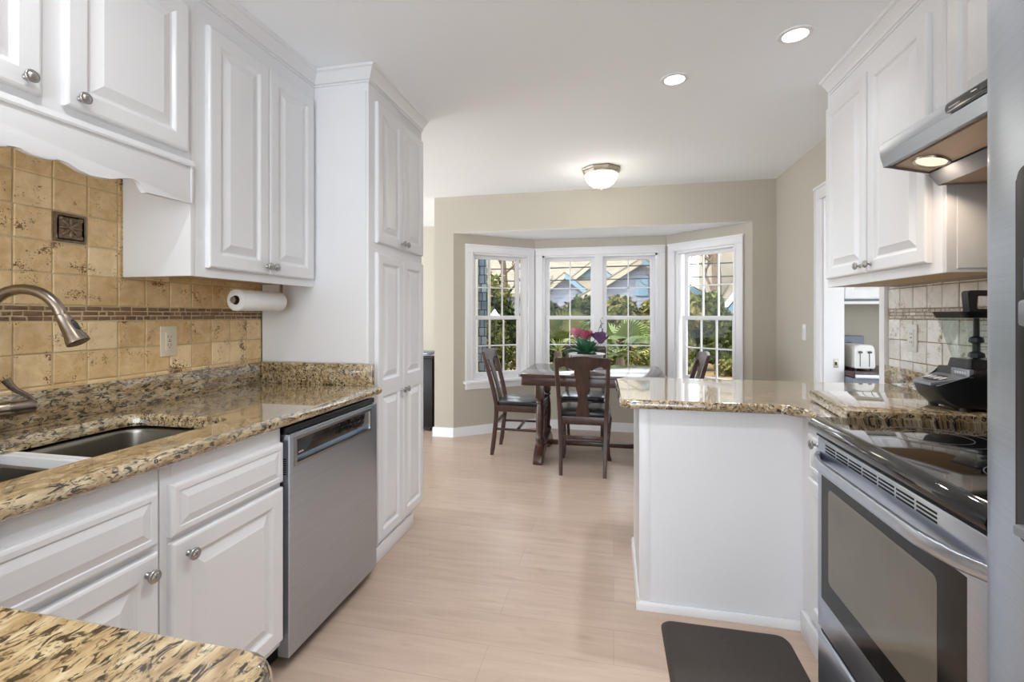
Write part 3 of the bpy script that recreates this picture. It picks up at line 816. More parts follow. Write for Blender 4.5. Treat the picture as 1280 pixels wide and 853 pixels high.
# paper towel
r = thing('paper_towel_holder', 'metal under-cabinet holder carrying the paper towel roll', 'towel holder', (-1.6, 1.87, 1.39))
bm = bmn(); tube(bm, [(-1.6, 1.715, 1.315), (-1.6, 2.03, 1.315)], .006, 12); lathe(bm, [(0, -.004), (.012, -.003), (.014, .004), (0, .006)], Matrix.Translation((-1.6, 1.715, 1.315)) @ Matrix.Rotation(PI/2, 4, 'X'), 16)
obj('rod', bm, M['nickel'], r)
bm = bmn(); box(bm, -1.609, -1.591, 2.012, 2.016, 1.31, 1.402, .001); box(bm, -1.62, -1.58, 1.975, 2.03, 1.4005, 1.404, .001); lathe(bm, [(.013, -.004), (.013, .006), (0, .008)], Matrix.Translation((-1.6, 2.012, 1.315)) @ Matrix.Rotation(PI/2, 4, 'X'), 16); obj('bracket', bm, M['nickel'], r)
r = thing('paper_towel_roll', 'white paper towel roll hanging under the left wall cabinet', 'paper towel', (-1.6, 1.86, 1.315))
bm = bmn(); mt = Matrix.Translation((-1.6, 1.727, 1.315)) @ Matrix.Rotation(-PI/2, 4, 'X')
lathe(bm, [(.020, .004), (.0205, 0), (.044, 0), (.047, .003), (.047, .266), (.044, .269), (.0205, .269), (.020, .265)], mt, 48, loop=True); obj('paper', bm, M['paper'], r, ang=50)
bm = bmn(); lathe(bm, [(.0185, .0), (.020, .0), (.020, .269), (.0185, .269)], mt, 32, loop=True); obj('cardboard_tube', bm, M['card'], r)

# ------------------------------------------------------------------ right side: upper cabinets
RX = 1.10
r = thing('wall_cabinet', 'white two-door wall cabinet right of the doorway, beyond the range hood', 'cabinet', (1.25, 2.3, 1.395))
ry0, ry1 = 1.858, 2.755
bm = bmn(); box(bm, RX, WR-.01, ry0, ry0+.018, 1.395, CEIL, .001); box(bm, RX, WR-.01, ry0+.018, ry1, 1.425, CEIL); box(bm, RX, RX+.02, ry0+.018, ry1, 1.395, 1.4255); box(bm, RX+.02, WR-.01, ry1-.018, ry1, 1.395, 1.4255)
rects(bm, (RX, ry0, 1.395), X, Z, -Y, .03, WR-RX-.012, .012, .44, [(0, 0), (0, .002), (.002, .003)], close=True)
obj('body', bm, M['cab'], r)
bm = bmn(); box(bm, RX+.021, WR-.011, ry0+.019, ry1-.019, 1.402, 1.4245); o = obj('underside_panel', bm, M['wood_under'], r); o['label'] = 'unpainted wood underside'
door(r, 'door', (RX, 2.338-.012, 1.435), -Y, Z, -X, .395, .885, (.033, .035))
door(r, 'door', (RX, 2.735, 1.435), -Y, Z, -X, .395, .885, (.355, .035))
crown(r, [(RX, ry0), (RX, ry1-.03)], [(-1, 0), (-1, 0)])
r = thing('wall_cabinet', 'short white wall cabinet above the range hood', 'cabinet', (1.25, 1.45, 1.86))
ry0, ry1 = .96, 1.857
bm = bmn(); box(bm, RX, WR, ry0, ry1, 1.862, CEIL, .001); obj('body', bm, M['cab'], r)
door(r, 'door', (RX, 1.825, 1.885), -Y, Z, -X, .415, .435, (.375, .03))
door(r, 'door', (RX, 1.405, 1.885), -Y, Z, -X, .415, .435, (.035, .03))
crown(r, [(RX, ry0), (RX, ry1)], [(-1, 0), (-1, 0)])

# ------------------------------------------------------------------ range hood
r = thing('range_hood', 'stainless steel range hood under the short cabinet, lamp lit', 'range hood', (1.15, 1.44, 1.7))
h0, h1 = 1.065, 1.83
bm = bmn()
prism(bm, [(.887, 1.826), (.893, 1.832), (.905, 1.836), (1.10, 1.861), (1.40, 1.861), (1.40, 1.68), (1.385, 1.68), (1.385, 1.83), (.93, 1.79), (.93, 1.76), (.915, 1.753), (.899, 1.753), (.889, 1.790), (.892, 1.797)], 'y', h0, h1, .0015)
prism(bm, [(.899, 1.753), (1.03, 1.722), (1.058, 1.682), (1.385, 1.682), (1.385, 1.84), (.92, 1.80)], 'y', h1-.006, h1-.0005)
prism(bm, [(.899, 1.753), (1.03, 1.722), (1.058, 1.682), (1.385, 1.682), (1.385, 1.84), (.92, 1.80)], 'y', h0+.0005, h0+.006)
obj('hood_shell', bm, M['steelh'], r)
bm = bmn(); prism(bm, [(.93, 1.7535), (1.03, 1.7275), (1.03, 1.735), (.93, 1.762)], 'y', h0+.006, h1-.006); u_ = obj('underside_panel', bm, M['duct'], r)
bm = bmn(); prism(bm, [(1.03, 1.722), (1.058, 1.682), (1.066, 1.686), (1.036, 1.728)], 'y', h0+.004, h1-.004); obj('baffle', bm, M['grayplastic'], r)
bm = bmn(); box(bm, 1.066, 1.385, h0+.006, h1-.006, 1.688, 1.694); obj('filter', bm, M['duct'], r)
sl = math.atan2(.026, .10)
bm = bmn(); ml = Matrix.Translation((.985, 1.733, 1.7375)) @ Matrix.Rotation(sl, 4, 'Y')
lathe(bm, [(.040, -.002), (.046, -.004), (.048, .001), (.040, .002)], ml, 28, loop=True); ho = obj('lamp_ring', bm, M['nickel'], r)
bm = bmn(); lathe(bm, [(0, -.006), (.03, -.004), (.039, .000), (.039, .003), (0, .003)], ml, 28); obj('lamp_lens', bm, M['hoodlamp'], ho)
bm = bmn(); pp = round_poly([(1.15, 1.797), (1.50, 1.797), (1.50, 1.823), (1.15, 1.823)], [.012, .012, .008, .008], 5)
mcp = Matrix.Translation((-.0005, 0, 0)); prism(bm, pp, 'x', .8845, .892, .001); cp = obj('control_panel', bm, M['blackgloss'], r)
for yy in (1.36, 1.30, 1.25):
    bm = bmn(); box(bm, .881, .885, yy-.012, yy+.012, 1.803, 1.817, .002); obj('switch', bm, M['darkmetal'], cp)
bm = bmn()
for k in range(7): box(bm, .8840, .8846, 1.445+k*.006, 1.449+k*.006, 1.808, 1.812)
obj('logo', bm, M['mark'], cp)
lamp('AREA', 'hood_light', (.985, 1.733, 1.725), 1.2, (1, .8, .6), size=.07, parent=None)

# ------------------------------------------------------------------ range
r = thing('range', 'stainless steel electric range with black glass cooktop', 'range', (1.0, 1.35, 0))
g0, g1 = .965, 1.722; GX = .665
bm = bmn(); box(bm, GX+.03, 1.39, g0+.004, g1-.004, .03, .885); obj('body', bm, M['darkmetal'], r)
bm = bmn()
pf = [(GX+.02, .862), (GX-.020, .868), (GX-.034, .876), (GX-.038, .888), (GX-.034, .900), (GX-.022, .910), (GX-.004, .915), (1.33, .915), (1.33, .886), (GX+.03, .886)]
prism(bm, pf, 'y', g0, g1, .002); ct = obj('cooktop', bm, M['blackgloss'], r)
for cx, cyy, rs in ((.865, 1.50, (.115, .075)), (.865, 1.15, (.10, )), (1.13, 1.53, (.085, )), (1.13, 1.16, (.105, .07))):
    for q in rs:
        bm = bmn(); lathe(bm, [(q-.0012, .9152), (q+.0012, .9152), (q+.0012, .9155), (q-.0012, .9155)], Matrix.Translation((cx, cyy, 0)), 48, loop=True)
        obj('burner_ring', bm, M['ring'], ct)
bm = bmn(); box(bm, 1.34, 1.40, g0, g1, .90, 1.06, .006); bg = obj('control_panel', bm, M['blackgloss'], r)
for k, yy in enumerate((1.04, 1.14, 1.55, 1.65)):
    bm = bmn(); lathe(bm, [(.022, 0), (.020, .018), (0, .019)], Matrix.Translation((1.34, yy, .99)) @ Matrix.Rotation(-PI/2, 4, 'Y'), 20); obj('knob', bm, M['nickel'], bg)
# front skirt under cooktop
bm = bmn(); box(bm, GX-.012, GX+.03, g0+.003, g1-.003, .856, .8665, .001); obj('dark_gap', bm, M['darkgap'], r)
# oven door
bm = bmn()
oz0, oz1 = .235, .855; O = (GX+.03, g0+.005, oz0); W_ = g1-g0-.01; H_ = oz1-oz0
rects(bm, O, Y, Z, -X, 0, W_, 0, H_, [(0, 0), (0, .034), (.003, .038), (.006, .04)], close=False)
A = [bm.verts.new((GX-.01, g0+.005+a, oz0+b)) for a, b in ((.006, .006), (W_-.006, .006), (W_-.006, H_-.006), (.006, H_-.006))]
wy0, wy1, wz0, wz1 = g0+.085, g1-.035, .340, .752
B_ = [bm.verts.new((GX-.01, a, b)) for a, b in ((wy0, wz0), (wy1, wz0), (wy1, wz1), (wy0, wz1))]
for i in range(4): bm.faces.new([A[i], A[(i+1) % 4], B_[(i+1) % 4], B_[i]])
bmesh.ops.remove_doubles(bm, verts=bm.verts, dist=.0001)
od = obj('oven_door', bm, M['steelh'], r)
bm = bmn(); prism(bm, round_poly([(wy0-.001, wz0-.001), (wy1+.001, wz0-.001), (wy1+.001, wz1+.001), (wy0-.001, wz1+.001)], [.004]*4, 3), 'x', GX-.0095, GX+.01); ow = obj('window', bm, M['ovenglass'], od)
bm = bmn(); prism(bm, round_poly([(wy0+.085, wz0+.07), (wy1-.05, wz0+.07), (wy1-.05, wz1-.045), (wy0+.085, wz1-.045)], [.02]*4, 5), 'x', GX-.0102, GX-.008); obj('inner_window', bm, M['ovenin'], ow)
bm = bmn()
nseg = 7; v0, v1 = g0+.165, g1-.06; ws = (v1-v0)/nseg
for k in range(nseg):
    for j in range(3):
        zc = .838-.0095*j-.0
        box(bm, GX-.0108, GX-.009, v0+k*ws+.004, v0+(k+1)*ws-.004, zc-.0028, zc+.0022, .0006)
obj('vent_slots', bm, M['darkgap'], od)
bm = bmn(); hp = []
for k in range(17):
    t = k/16; yy = g0+.02+(g1-g0-.04)*t; bow = 4*t*(1-t)
    hp.append((GX-.012-.044*min(1, bow*1.6)**.6, yy, .792+.0*bow))
bar(bm, hp, [(.0075, .016)]*17, (X, Z)); obj('handle', bm, M['steelh'], od, ang=50)
# drawer
bm = bmn(); rects(bm, (GX+.03, g0+.005, .045), Y, Z, -X, 0, W_, 0, .178, [(0, 0), (0, .034), (.003, .038), (.006, .04)]); obj('drawer', bm, M['steelh'], r)
bm = bmn(); box(bm, GX, GX+.02, g0+.01, g1-.01, .21, .245); box(bm, GX+.04, 1.38, g0+.02, g1-.02, 0, .035); obj('base', bm, M['darkgap'], r)

# ------------------------------------------------------------------ refrigerator
r = thing('refrigerator', 'stainless steel refrigerator with curved door and dispenser at the right edge', 'refrigerator', (.95, .42, 0))
bm = bmn(); box(bm, .605, WR-.02, -.02, .88, .02, 1.80, .004); obj('cabinet', bm, M['darkmetal'], r)
bm = bmn()
cur = [(.60, .882), (.588, .886), (.578, .882), (.568, .868), (.556, .842), (.542, .80), (.530, .75), (.521, .69), (.515, .62), (.512, .55), (.512, .50), (.600, .50)]
prism(bm, cur, 'z', .06, 1.79, .004); fd = obj('freezer_door', bm, M['steel'], r, ang=40)
bm = bmn()
cur2 = [(.60, .495), (.512, .495), (.512, .45), (.516, .35), (.524, .22), (.538, .09), (.556, .02), (.574, -.01), (.60, -.012)]
prism(bm, cur2, 'z', .06, 1.79, .004); rd = obj('fridge_door', bm, M['steel'], r, ang=40)
bm = bmn(); tube(bm, [(.512, .525, .75), (.47, .525, .79), (.465, .525, 1.2), (.47, .525, 1.62), (.512, .525, 1.66)], .011, 12); obj('handle', bm, M['steel'], fd)
bm = bmn(); tube(bm, [(.512, .47, .75), (.47, .47, .79), (.465, .47, 1.2), (.47, .47, 1.62), (.512, .47, 1.66)], .011, 12); obj('handle', bm, M['steel'], rd)
# dispenser: dark housing standing in the curved door
bm = bmn(); dp = round_poly([(.60, .955), (.742, .955), (.742, 1.445), (.60, 1.445)], [.02]*4, 5)
prism(bm, dp, 'x', .5165, .545, .002)
ds = obj('dispenser', bm, M['black'], fd)
bm = bmn(); box(bm, .5145, .52, .62, .728, 1.28, 1.325, .002); obj('dispenser_display', bm, M['bluepaint'], ds)
bm = bmn(); box(bm, .510, .522, .62, .732, 1.235, 1.27, .005); obj('dispenser_spout', bm, M['grayplastic'], ds)
bm = bmn(); box(bm, .505, .522, .62, .732, .965, .98, .004); obj('drip_tray', bm, M['grayplastic'], ds)
bm = bmn(); box(bm, .62, WR-.05, .0, .86, 0, .06); obj('base_grille', bm, M['darkgap'], r)

# ------------------------------------------------------------------ right base cabinets + counters
PT = .897
r = thing('peninsula_cabinet', 'white peninsula base cabinet with plain panel, under the right granite counter', 'cabinet', (.75, 2.33, 0))
bm = bmn()
prism(bm, [(.106, 2.064), (.735, 2.064), (.735, 1.727), (1.40, 1.727), (1.40, 2.60), (.106, 2.60)], 'z', .0, PT-.041)
rects(bm, (.106, 2.064, 0), X, Z, -Y, .0, .045, .0, PT-.042, [(0, 0), (0, .003), (.002, .004)], close=True)
obj('body', bm, M['cab'], r)
bm = bmn()
def shoe(bm, a, b, hgt=.07, th=.012):
    A = Vector((*a, 0)); B = Vector((*b, 0)); t = (B-A).normalized(); n = Vector((t.y, -t.x, 0)); L = (B-A).length
    mtx = Matrix(((t.x, n.x, 0, A.x), (t.y, n.y, 0, A.y), (0, 0, 1, 0), (0, 0, 0, 1)))
    prism(bm, [(0, 0), (th, 0), (th, hgt-.012), (th*.5, hgt), (0, hgt)], 'x', -.012, L+.010, mtx=mtx)
shoe(bm, (.106, 2.60), (.106, 2.064), .05); shoe(bm, (.106, 2.060), (.735, 2.060), .035, .010)
box(bm, .715, .735, 1.735, 2.03, 0, .095, .002)
obj('base_trim', bm, M['cab'], r)
door(r, 'door', (.735, 1.965, .12), -Y, Z, -X, .22, .52, None)
door(r, 'drawer_front', (.735, 1.965, .665), -Y, Z, -X, .22, .14, None, flat=True)
kb = knob(r, (0, 0, 0), -X); kb.location = (.712-r.location.x, 1.865-r.location.y, .785); kb['label'] = 'bronze knob'

PT0 = PT-.035
r = thing('worktop', 'pale gold granite peninsula worktop with rounded corner, right of the aisle', 'countertop', (.7, 2.35, PT-.04))
outer = [(.012, 2.70), (.025, 2.005), (.672, 2.018), (.665, 1.73), (1.408, 1.73), (1.408, 2.765), (.10, 2.765)]
outer = [(.005, 2.66), (.022, 2.005), (.655, 2.012), (.700, 1.945), (.700, 1.727), (1.408, 1.727), (1.408, 2.765), (.07, 2.765)]
outer = round_poly(outer, [0, .05, .02, .02, 0, 0, 0, .0], 6)
bm = bmn(); slab(bm, outer, [], PT0-.003, PT, bull=True); flat_top(obj('worktop_slab', bm, M['graniteR'], r, ang=50))
bm = bmn(); box(bm, 1.375, 1.398, 2.165, 2.79, PT, .99, .003); obj('backsplash', bm, M['graniteR'], r)
r = thing('granite_slab', 'thick granite slab with cut edge behind the range, under the blender', 'countertop', (1.1, 1.93, PT))
bm = bmn(); slab(bm, [(.745, 1.727), (1.408, 1.727), (1.408, 2.16), (.795, 2.16)], [], PT+.001, .938, edge=.004); obj('slab', bm, M['graniteR'], r)
bm = bmn(); box(bm, 1.375, 1.398, 1.73, 2.158, .938, 1.01, .003); obj('backsplash', bm, M['graniteR'], r)

# ------------------------------------------------------------------ outlet + switch on the right wall
r = thing('wall_outlet', 'white outlet with switch on the pale tile backsplash, beside the blender', 'outlet', (WR-.01, 2.595, 1.14))
x0 = WR-.0085
bm = bmn(); box(bm, x0-.007, x0, 2.56, 2.632, 1.075, 1.205, .002); obj('cover_plate', bm, M['whitep'], r)
bm = bmn(); box(bm, x0-.010, x0-.007, 2.578, 2.614, 1.098, 1.182, .002); s = obj('socket', bm, M['whitep'], r)
bm = bmn()
for zc in (1.12, 1.16): box(bm, x0-.0106, x0-.0098, 2.588, 2.590, zc-.004, zc+.005); box(bm, x0-.0106, x0-.0098, 2.600, 2.602, zc-.004, zc+.005)
box(bm, x0-.0106, x0-.0098, 2.588, 2.604, 1.14, 1.144)
obj('slots', bm, M['darkgap'], s)
r = thing('light_switch', 'white rocker light switch on the beige wall left of the doorway', 'light switch', (WR, 3.92, 1.12))
bm = bmn(); box(bm, WR-.006, WR, 3.885, 3.955, 1.06, 1.18, .002); obj('cover_plate', bm, M['whitep'], r)
bm = bmn(); box(bm, WR-.010, WR-.006, 3.905, 3.935, 1.088, 1.152, .0015); obj('rocker', bm, M['whitep'], r)

# ------------------------------------------------------------------ blender
r = thing('blender', 'black countertop blender with clear jar and square-loop lid handle, beside the range', 'blender', (1.17, 1.86, .938))
bx, by = 1.175, 1.858; zb = .9385
for sx in (-.07, .07):
    for sy in (-.075, .075):
        bm = bmn(); lathe(bm, [(.014, 0), (.014, .012), (0, .012)], Matrix.Translation((bx+sx, by+sy, zb)), 12); obj('foot', bm, M['black'], r)
bm = bmn()
# base body: profile in XZ (front to the -X side), extruded in Y
prism(bm, [(1.085, zb+.008), (1.255, zb+.008), (1.285, zb+.03), (1.285, zb+.135), (1.125, zb+.135), (1.115, zb+.105), (1.035, zb+.083), (1.030, zb+.072), (1.050, zb+.035)], 'y', by-.088, by+.088, .008, 3)
def nose(bm):
    for v in bm.verts:
        if v.co.x < 1.13: v.co.y = by+(v.co.y-by)*(1-.42*min(1, (1.13-v.co.x)/.10)**1.5)
nose(bm)
bs = obj('base', bm, M['black'], r)
bm = bmn(); prism(bm, [(1.026, zb+.078), (1.118, zb+.103), (1.124, zb+.112), (1.120, zb+.112), (1.028, zb+.087)], 'y', by-.084, by+.084, .002)
nose(bm)
cp = obj('control_panel', bm, M['grayplastic'], bs)
bm = bmn(); mt = Matrix.Translation((1.068, by, zb+.0985)) @ Matrix.Rotation(-math.atan2(.025, .092), 4, 'Y') @ Matrix.Diagonal((.55, 1, 1, 1))
lathe(bm, [(.048, 0), (.046, .002), (0, .002)], mt, 28); obj('button_pad', bm, M['black'], cp)
bm = bmn()
for k in range(4): box(bm, -.012, .012, -.045+k*.025, -.030+k*.025, .0015, .003, .001, mtx=Matrix.Translation((1.068, by, zb+.0985)) @ Matrix.Rotation(-math.atan2(.025, .092), 4, 'Y'))
obj('button', bm, M['mark'], cp)
bm = bmn(); box(bm, 1.112, 1.125, by-.085, by+.0, zb+.108, zb+.136, .002); o = obj('badge', bm, M['grayplastic'], bs)
bm = bmn()
for k in range(5): box(bm, 1.1112, 1.1125, by-.07+k*.011, by-.063+k*.011, zb+.119, zb+.127)
obj('lettering', bm, M['mark'], o)
# jar: four-sided tapered
def frust(bm, z0, w0, z1, w1, cx=bx, cyy=by, rc=.25, open_top=False, steps=1):
    rings = []
    for z, w_ in ((z0, w0), (z1, w1)):
        P_ = round_poly([(cx-w_, cyy-w_), (cx+w_, cyy-w_), (cx+w_, cyy+w_), (cx-w_, cyy+w_)], [w_*rc]*4, 5)
        rings.append([bm.verts.new((a, b, z)) for a, b in P_])
    A, B = rings; n = len(A)
    for i in range(n): bm.faces.new([A[i], A[(i+1) % n], B[(i+1) % n], B[i]])
    bm.faces.new(A)
    if not open_top: bm.faces.new(B)
bx2 = 1.185
bm = bmn(); frust(bm, zb+.136, .055, zb+.165, .050, bx2); obj('jar_collar', bm, M['black'], r)
bm = bmn(); frust(bm, zb+.166, .046, zb+.308, .078, bx2, open_top=True); jr = obj('jar', bm, M['jar'], r)
bm = bmn()
for k in range(5): box(bm, bx2-.04, bx2-.015, by-.067-.005*k, by-.0665-.005*k, zb+.20+.02*k, zb+.2012+.02*k)
obj('scale_marks', bm, M['black'], jr)
bm = bmn(); lathe(bm, [(.006, 0), (.022, .004), (.020, .018), (.010, .024), (.010, .05), (.020, .055), (.017, .07), (.008, .075), (.008, .135), (0, .135)], Matrix.Translation((bx2, by, zb+.166)), 8)
bmesh.ops.rotate(bm, verts=bm.verts, cent=(bx2, by, 0), matrix=Matrix.Rotation(.3, 3, 'Z')); obj('blade_stack', bm, M['darkmetal'], jr)
bm = bmn(); frust(bm, zb+.302, .079, zb+.322, .086, bx2); ld = obj('lid', bm, M['black'], r)
bm = bmn()
# loop handle on the lid, standing in the XZ plane
lo = round_poly([(bx2-.050, zb+.318), (bx2+.060, zb+.318), (bx2+.050, zb+.392), (bx2-.056, zb+.392)], [.004, .004, .012, .012], 4)
li = round_poly([(bx2-.030, zb+.332), (bx2+.036, zb+.332), (bx2+.028, zb+.374), (bx2-.028, zb+.374)], [.006]*4, 4)
for yy in (by-.05, by-.02):
    A = [bm.verts.new((a, yy, b)) for a, b in lo]; B = [bm.verts.new((a, yy, b)) for a, b in li]
    if yy == by-.05: A0, B0_ = A, B
n = len(A)
for P_, Q in ((A0, A), (B0_, B), (A0, B0_), (A, B)):
    if len(P_) == len(Q):
        for i in range(n): bm.faces.new([P_[i], P_[(i+1) % n], Q[(i+1) % n], Q[i]])
obj('lid_handle', bm, M['black'], ld)
bm = bmn(); tube(bm, catmull([(bx2+.080, by, zb+.305), (bx2+.10, by, zb+.295), (bx2+.102, by, zb+.24), (bx2+.085, by, zb+.175), (bx2+.05, by, zb+.155)], 4), .011, 10); obj('jar_handle', bm, M['black'], r)

# ------------------------------------------------------------------ anti-fatigue mat
bm = bmn(); P_ = round_poly([(.195, .95), (.655, .95), (.655, 1.995), (.185, 1.995)], [.05]*4, 6)
prev = None
for ins, z in [(0, .0005), (0, .004), (.012, .014), (.02, .016)]:
    q = [bm.verts.new((a, b, z)) for a, b in offset_poly(P_, ins)]
    if prev:
        for i in range(len(q)): bm.faces.new([prev[i], prev[(i+1) % len(q)], q[(i+1) % len(q)], q[i]])
    prev = q
bm.faces.new(prev)
o = obj('kitchen_mat', bm, M['mat']); tag(o, 'dark brown rubber standing mat on the floor before the range', 'mat')

# ------------------------------------------------------------------ ceiling lights
cans = [(.305, 2.52, 'round recessed ceiling light, the one nearer the bay window'), (.765, 2.23, 'round recessed ceiling light, the one nearer the right wall cabinets')]
for cx, cyy, lb in cans:
    r = thing('recessed_light', lb, 'ceiling light', (cx, cyy, CEIL), 'recessed lights in the ceiling')
    bm = bmn(); lathe(bm, [(.048, -.002), (.050, -.006), (.066, -.004), (.068, 0), (.048, 0)], Matrix.Translation((cx, cyy, CEIL)), 40, loop=True); obj('trim_ring', bm, M['trim'], r)
    bm = bmn(); lathe(bm, [(0, -.003), (.048, -.003), (.048, 0), (0, 0)], Matrix.Translation((cx, cyy, CEIL)), 40); obj('lamp_lens', bm, M['canlight'], r)
for cx, cyy, pw, sp in [(.305, 2.52, 4.5, 1.9), (.765, 2.23, .9, 1.9), (-1.0, .58, 5, 3.0), (.05, .95, 7.5, 2.1), (-.3, 1.75, 3, 2.1), (-.6, -.5, 6, 1.9), (.2, -1.2, 5, 1.9), (-.6, -1.8, 5, 1.9)]:
    lamp('AREA', 'recessed_and_fill_lamp', (cx, cyy, CEIL-.012), pw, (.88, .945, 1) if sp < 2 else (.98, .98, 1), size=.09, spread=sp)  # first two sit at the fixtures; the others are unseen, added for brightness
r = thing('flush_ceiling_light', 'flush mount ceiling light with frosted bowl over the dining table', 'ceiling light', (-.10, 3.95, CEIL))
fx, fy = -.10, 3.95
bm = bmn(); lathe(bm, [(.0, 0), (.150, 0), (.165, -.008), (.160, -.018), (.148, -.026), (.140, -.040), (.132, -.048), (.120, -.050)], Matrix.Translation((fx, fy, CEIL)) @ Matrix.Rotation(PI/8, 4, 'Z'), 8); obj('canopy', bm, M['lampmetal'], r, ang=20)
bm = bmn(); lathe(bm, [(.134, -.046), (.132, -.062), (.122, -.092), (.100, -.122), (.070, -.142), (.035, -.152), (0, -.155)], Matrix.Translation((fx, fy, CEIL)), 40); obj('lamp_shade', bm, M['lampglass'], r)
bm = bmn(); lathe(bm, [(.014, -.152), (.016, -.157), (.008, -.162), (.005, -.170), (0, -.172)], Matrix.Translation((fx, fy, CEIL)), 16); obj('finial', bm, M['lampmetal'], r)
lamp('POINT', 'dining_lamp', (fx, fy, CEIL-.24), 3.5, (1, .95, .86), size=.12)

# ------------------------------------------------------------------ dining table
r = thing('dining_table', 'dark wood trestle dining table with polished top in the bay window', 'table', (-.18, 4.23, 0))
tx0, tx1, ty0, ty1 = -.775, .41, 3.80, 4.66
bm = bmn(); prism(bm, round_poly([(tx0, ty0), (tx1, ty0), (tx1, ty1), (tx0, ty1)], [.03]*4, 4), 'z', .738, .762, .006, 3); obj('table_top', bm, M['tabletop'], r)
bm = bmn(); prism(bm, round_poly([(tx0+.02, ty0+.02), (tx1-.02, ty0+.02), (tx1-.02, ty1-.02), (tx0+.02, ty1-.02)], [.015]*4, 3), 'z', .665, .738, .005, 2); obj('apron', bm, M['tablewood'], r)
colp = [(.034, 0), (.034, .05), (.040, .055), (.040, .075), (.030, .085), (.027, .10), (.033, .16), (.036, .22), (.034, .30), (.026, .36), (.024, .375), (.034, .385), (.034, .395), (.026, .405), (.024, .42), (.033, .44), (.038, .455), (.038, .53), (.038, .56)]
for ex in (-.62, .235):
    for cyy in (3.99, 4.44):
        bm = bmn(); mt = Matrix.Translation((ex, cyy, .11))
        lathe(bm, colp[:14], mt, 16); box(bm, ex-.033, ex+.033, cyy-.033, cyy+.033, .535, .666, .003)
        lathe(bm, [(.024, .40), (.034, .425), (.03, .43)], mt, 16)
        obj('turned_column', bm, M['tablewood'], r, ang=40)
    bm = bmn()
    ft = [(3.85, 0), (3.95, 0), (3.985, .02), (4.05, .06), (4.13, .078), (4.30, .078), (4.38, .06), (4.445, .02), (4.48, 0), (4.57, 0), (4.585, .02), (4.575, .05), (4.54, .075), (4.50, .10), (4.46, .135), (4.40, .145), (4.33, .13), (4.215, .125), (4.10, .13), (4.03, .145), (3.97, .135), (3.93, .10), (3.89, .075), (3.855, .05), (3.845, .02)]
    prism(bm, ft, 'x', ex-.04, ex+.04, .008, 2); obj('trestle_foot', bm, M['tablewood'], r)
bm = bmn(); box(bm, -.585, .20, 4.195, 4.235, .085, .125, .006); obj('stretcher', bm, M['tablewood'], r)

# ------------------------------------------------------------------ dining chairs (built at the origin, facing +Y)
def make_chair():
    r = thing('dining_chair', '', 'chair', (0, 0, 0), 'dining chairs around the table')
    def obx(*a, **k): return obj(*a, **k)
    def ly(z):  # rearward lean of the back above the seat
        return -.0-.30*max(0, z-.44)**1.25
    bm = bmn(); prism(bm, [(-.195, .0), (.195, .0), (.212, .40), (.17, .415), (-.17, .415), (-.212, .40)], 'z', .395, .452, .004); obx('seat_frame', bm, M['chair'], r)
    bm = bmn(); prism(bm, round_poly([(-.182, .012), (.182, .012), (.206, .415), (-.206, .415)], [.02, .02, .05, .05], 5), 'z', .452, .487, .014, 4); obx('seat', bm, M['leather'], r, ang=60)
    for s in (-1, 1):
        bm = bmn(); pts = []
        for z in (0, .06, .15, .25, .36, .45, .52, .60, .70, .80, .88, .915):
            y = -.045*(1-min(z/.42, 1))**1.4 if z < .42 else ly(z)
            xx = s*(.168+.012*min(z/.45, 1)+.018*max(0, z-.45)/.45)
            pts.append((xx, y, z))
        wd = [(.013, .015)]+[(.014+.002*min(i, 4)/4, .019) for i in range(1, len(pts))]
        wd[-1] = (.012, .012); wd[-2] = (.014, .015)
        bar(bm, pts, wd); obx('rear_leg', bm, M['chair'], r)
    for s in (-1, 1):
        bm = bmn(); pts = [(s*.188, .392, z) for z in (0, .02, .05, .15, .28, .36, .40)]
        off = [(.014, .018), (.010, .018), (.002, .018), (-.004, .016), (.004, .021), (.008, .025), (.0, .023)]
        pts = [(p[0]+s*o_[0], p[1]+o_[0]*.8, p[2]) for p, o_ in zip(pts, off)]
        bar(bm, pts, [(o_[1], o_[1]) for o_ in off]); obx('front_leg', bm, M['chair'], r)
    # top rail
    half_top = [(0, .938), (.05, .936), (.09, .929), (.13, .922), (.165, .925), (.192, .928), (.206, .920), (.210, .900)]
    half_bot = [(.205, .875), (.197, .855), (.188, .842), (.172, .842), (.160, .856), (.140, .862), (.115, .852), (.098, .842), (.080, .838), (.075, .830), (0, .830)]
    half = half_top+half_bot
    P_ = [(x_, z_) for x_, z_ in half]+[(-x_, z_) for x_, z_ in reversed(half) if x_ > 0]
    bm = bmn(); prism(bm, P_, 'y', -.013, .013, .004)
    for v in bm.verts: v.co.y += ly(v.co.z)-.018*(1-(v.co.x/.21)**2)
    obx('top_rail', bm, M['chair'], r)
    # splat
    hw = [(.452, .050), (.475, .052), (.50, .049), (.54, .041), (.58, .036), (.62, .036), (.66, .043), (.695, .052), (.72, .054), (.74, .050), (.755, .048), (.775, .054), (.80, .061), (.82, .060), (.835, .056)]
    P_ = [(a, z_) for z_, a in hw]+[(-a, z_) for z_, a in reversed(hw)]
    bm = bmn(); prism(bm, P_, 'y', -.008, .006, .002)
    for v in bm.verts: v.co.y += ly(v.co.z)-.012*max(0, (v.co.z-.45)/.4)
    obx('back_splat', bm, M['chair'], r)
    for s in (-1, 1):
        for z, hh in ((.235, .011),):
            bm = bmn(); tube(bm, [(s*.175, -.012, z), (s*.188, .385, z)], hh, 8); obx('stretcher', bm, M['chair'], r)
    bm = bmn(); box(bm, -.185, .185, .18, .20, .225, .247, .003); obx('stretcher', bm, M['chair'], r)
    bm = bmn(); box(bm, -.172, .172, -.024, -.008, .275, .305, .003); obx('stretcher', bm, M['chair'], r)
    bm = bmn(); box(bm, -.186, .186, .378, .398, .30, .322, .003); obx('stretcher', bm, M['chair'], r)
    return r
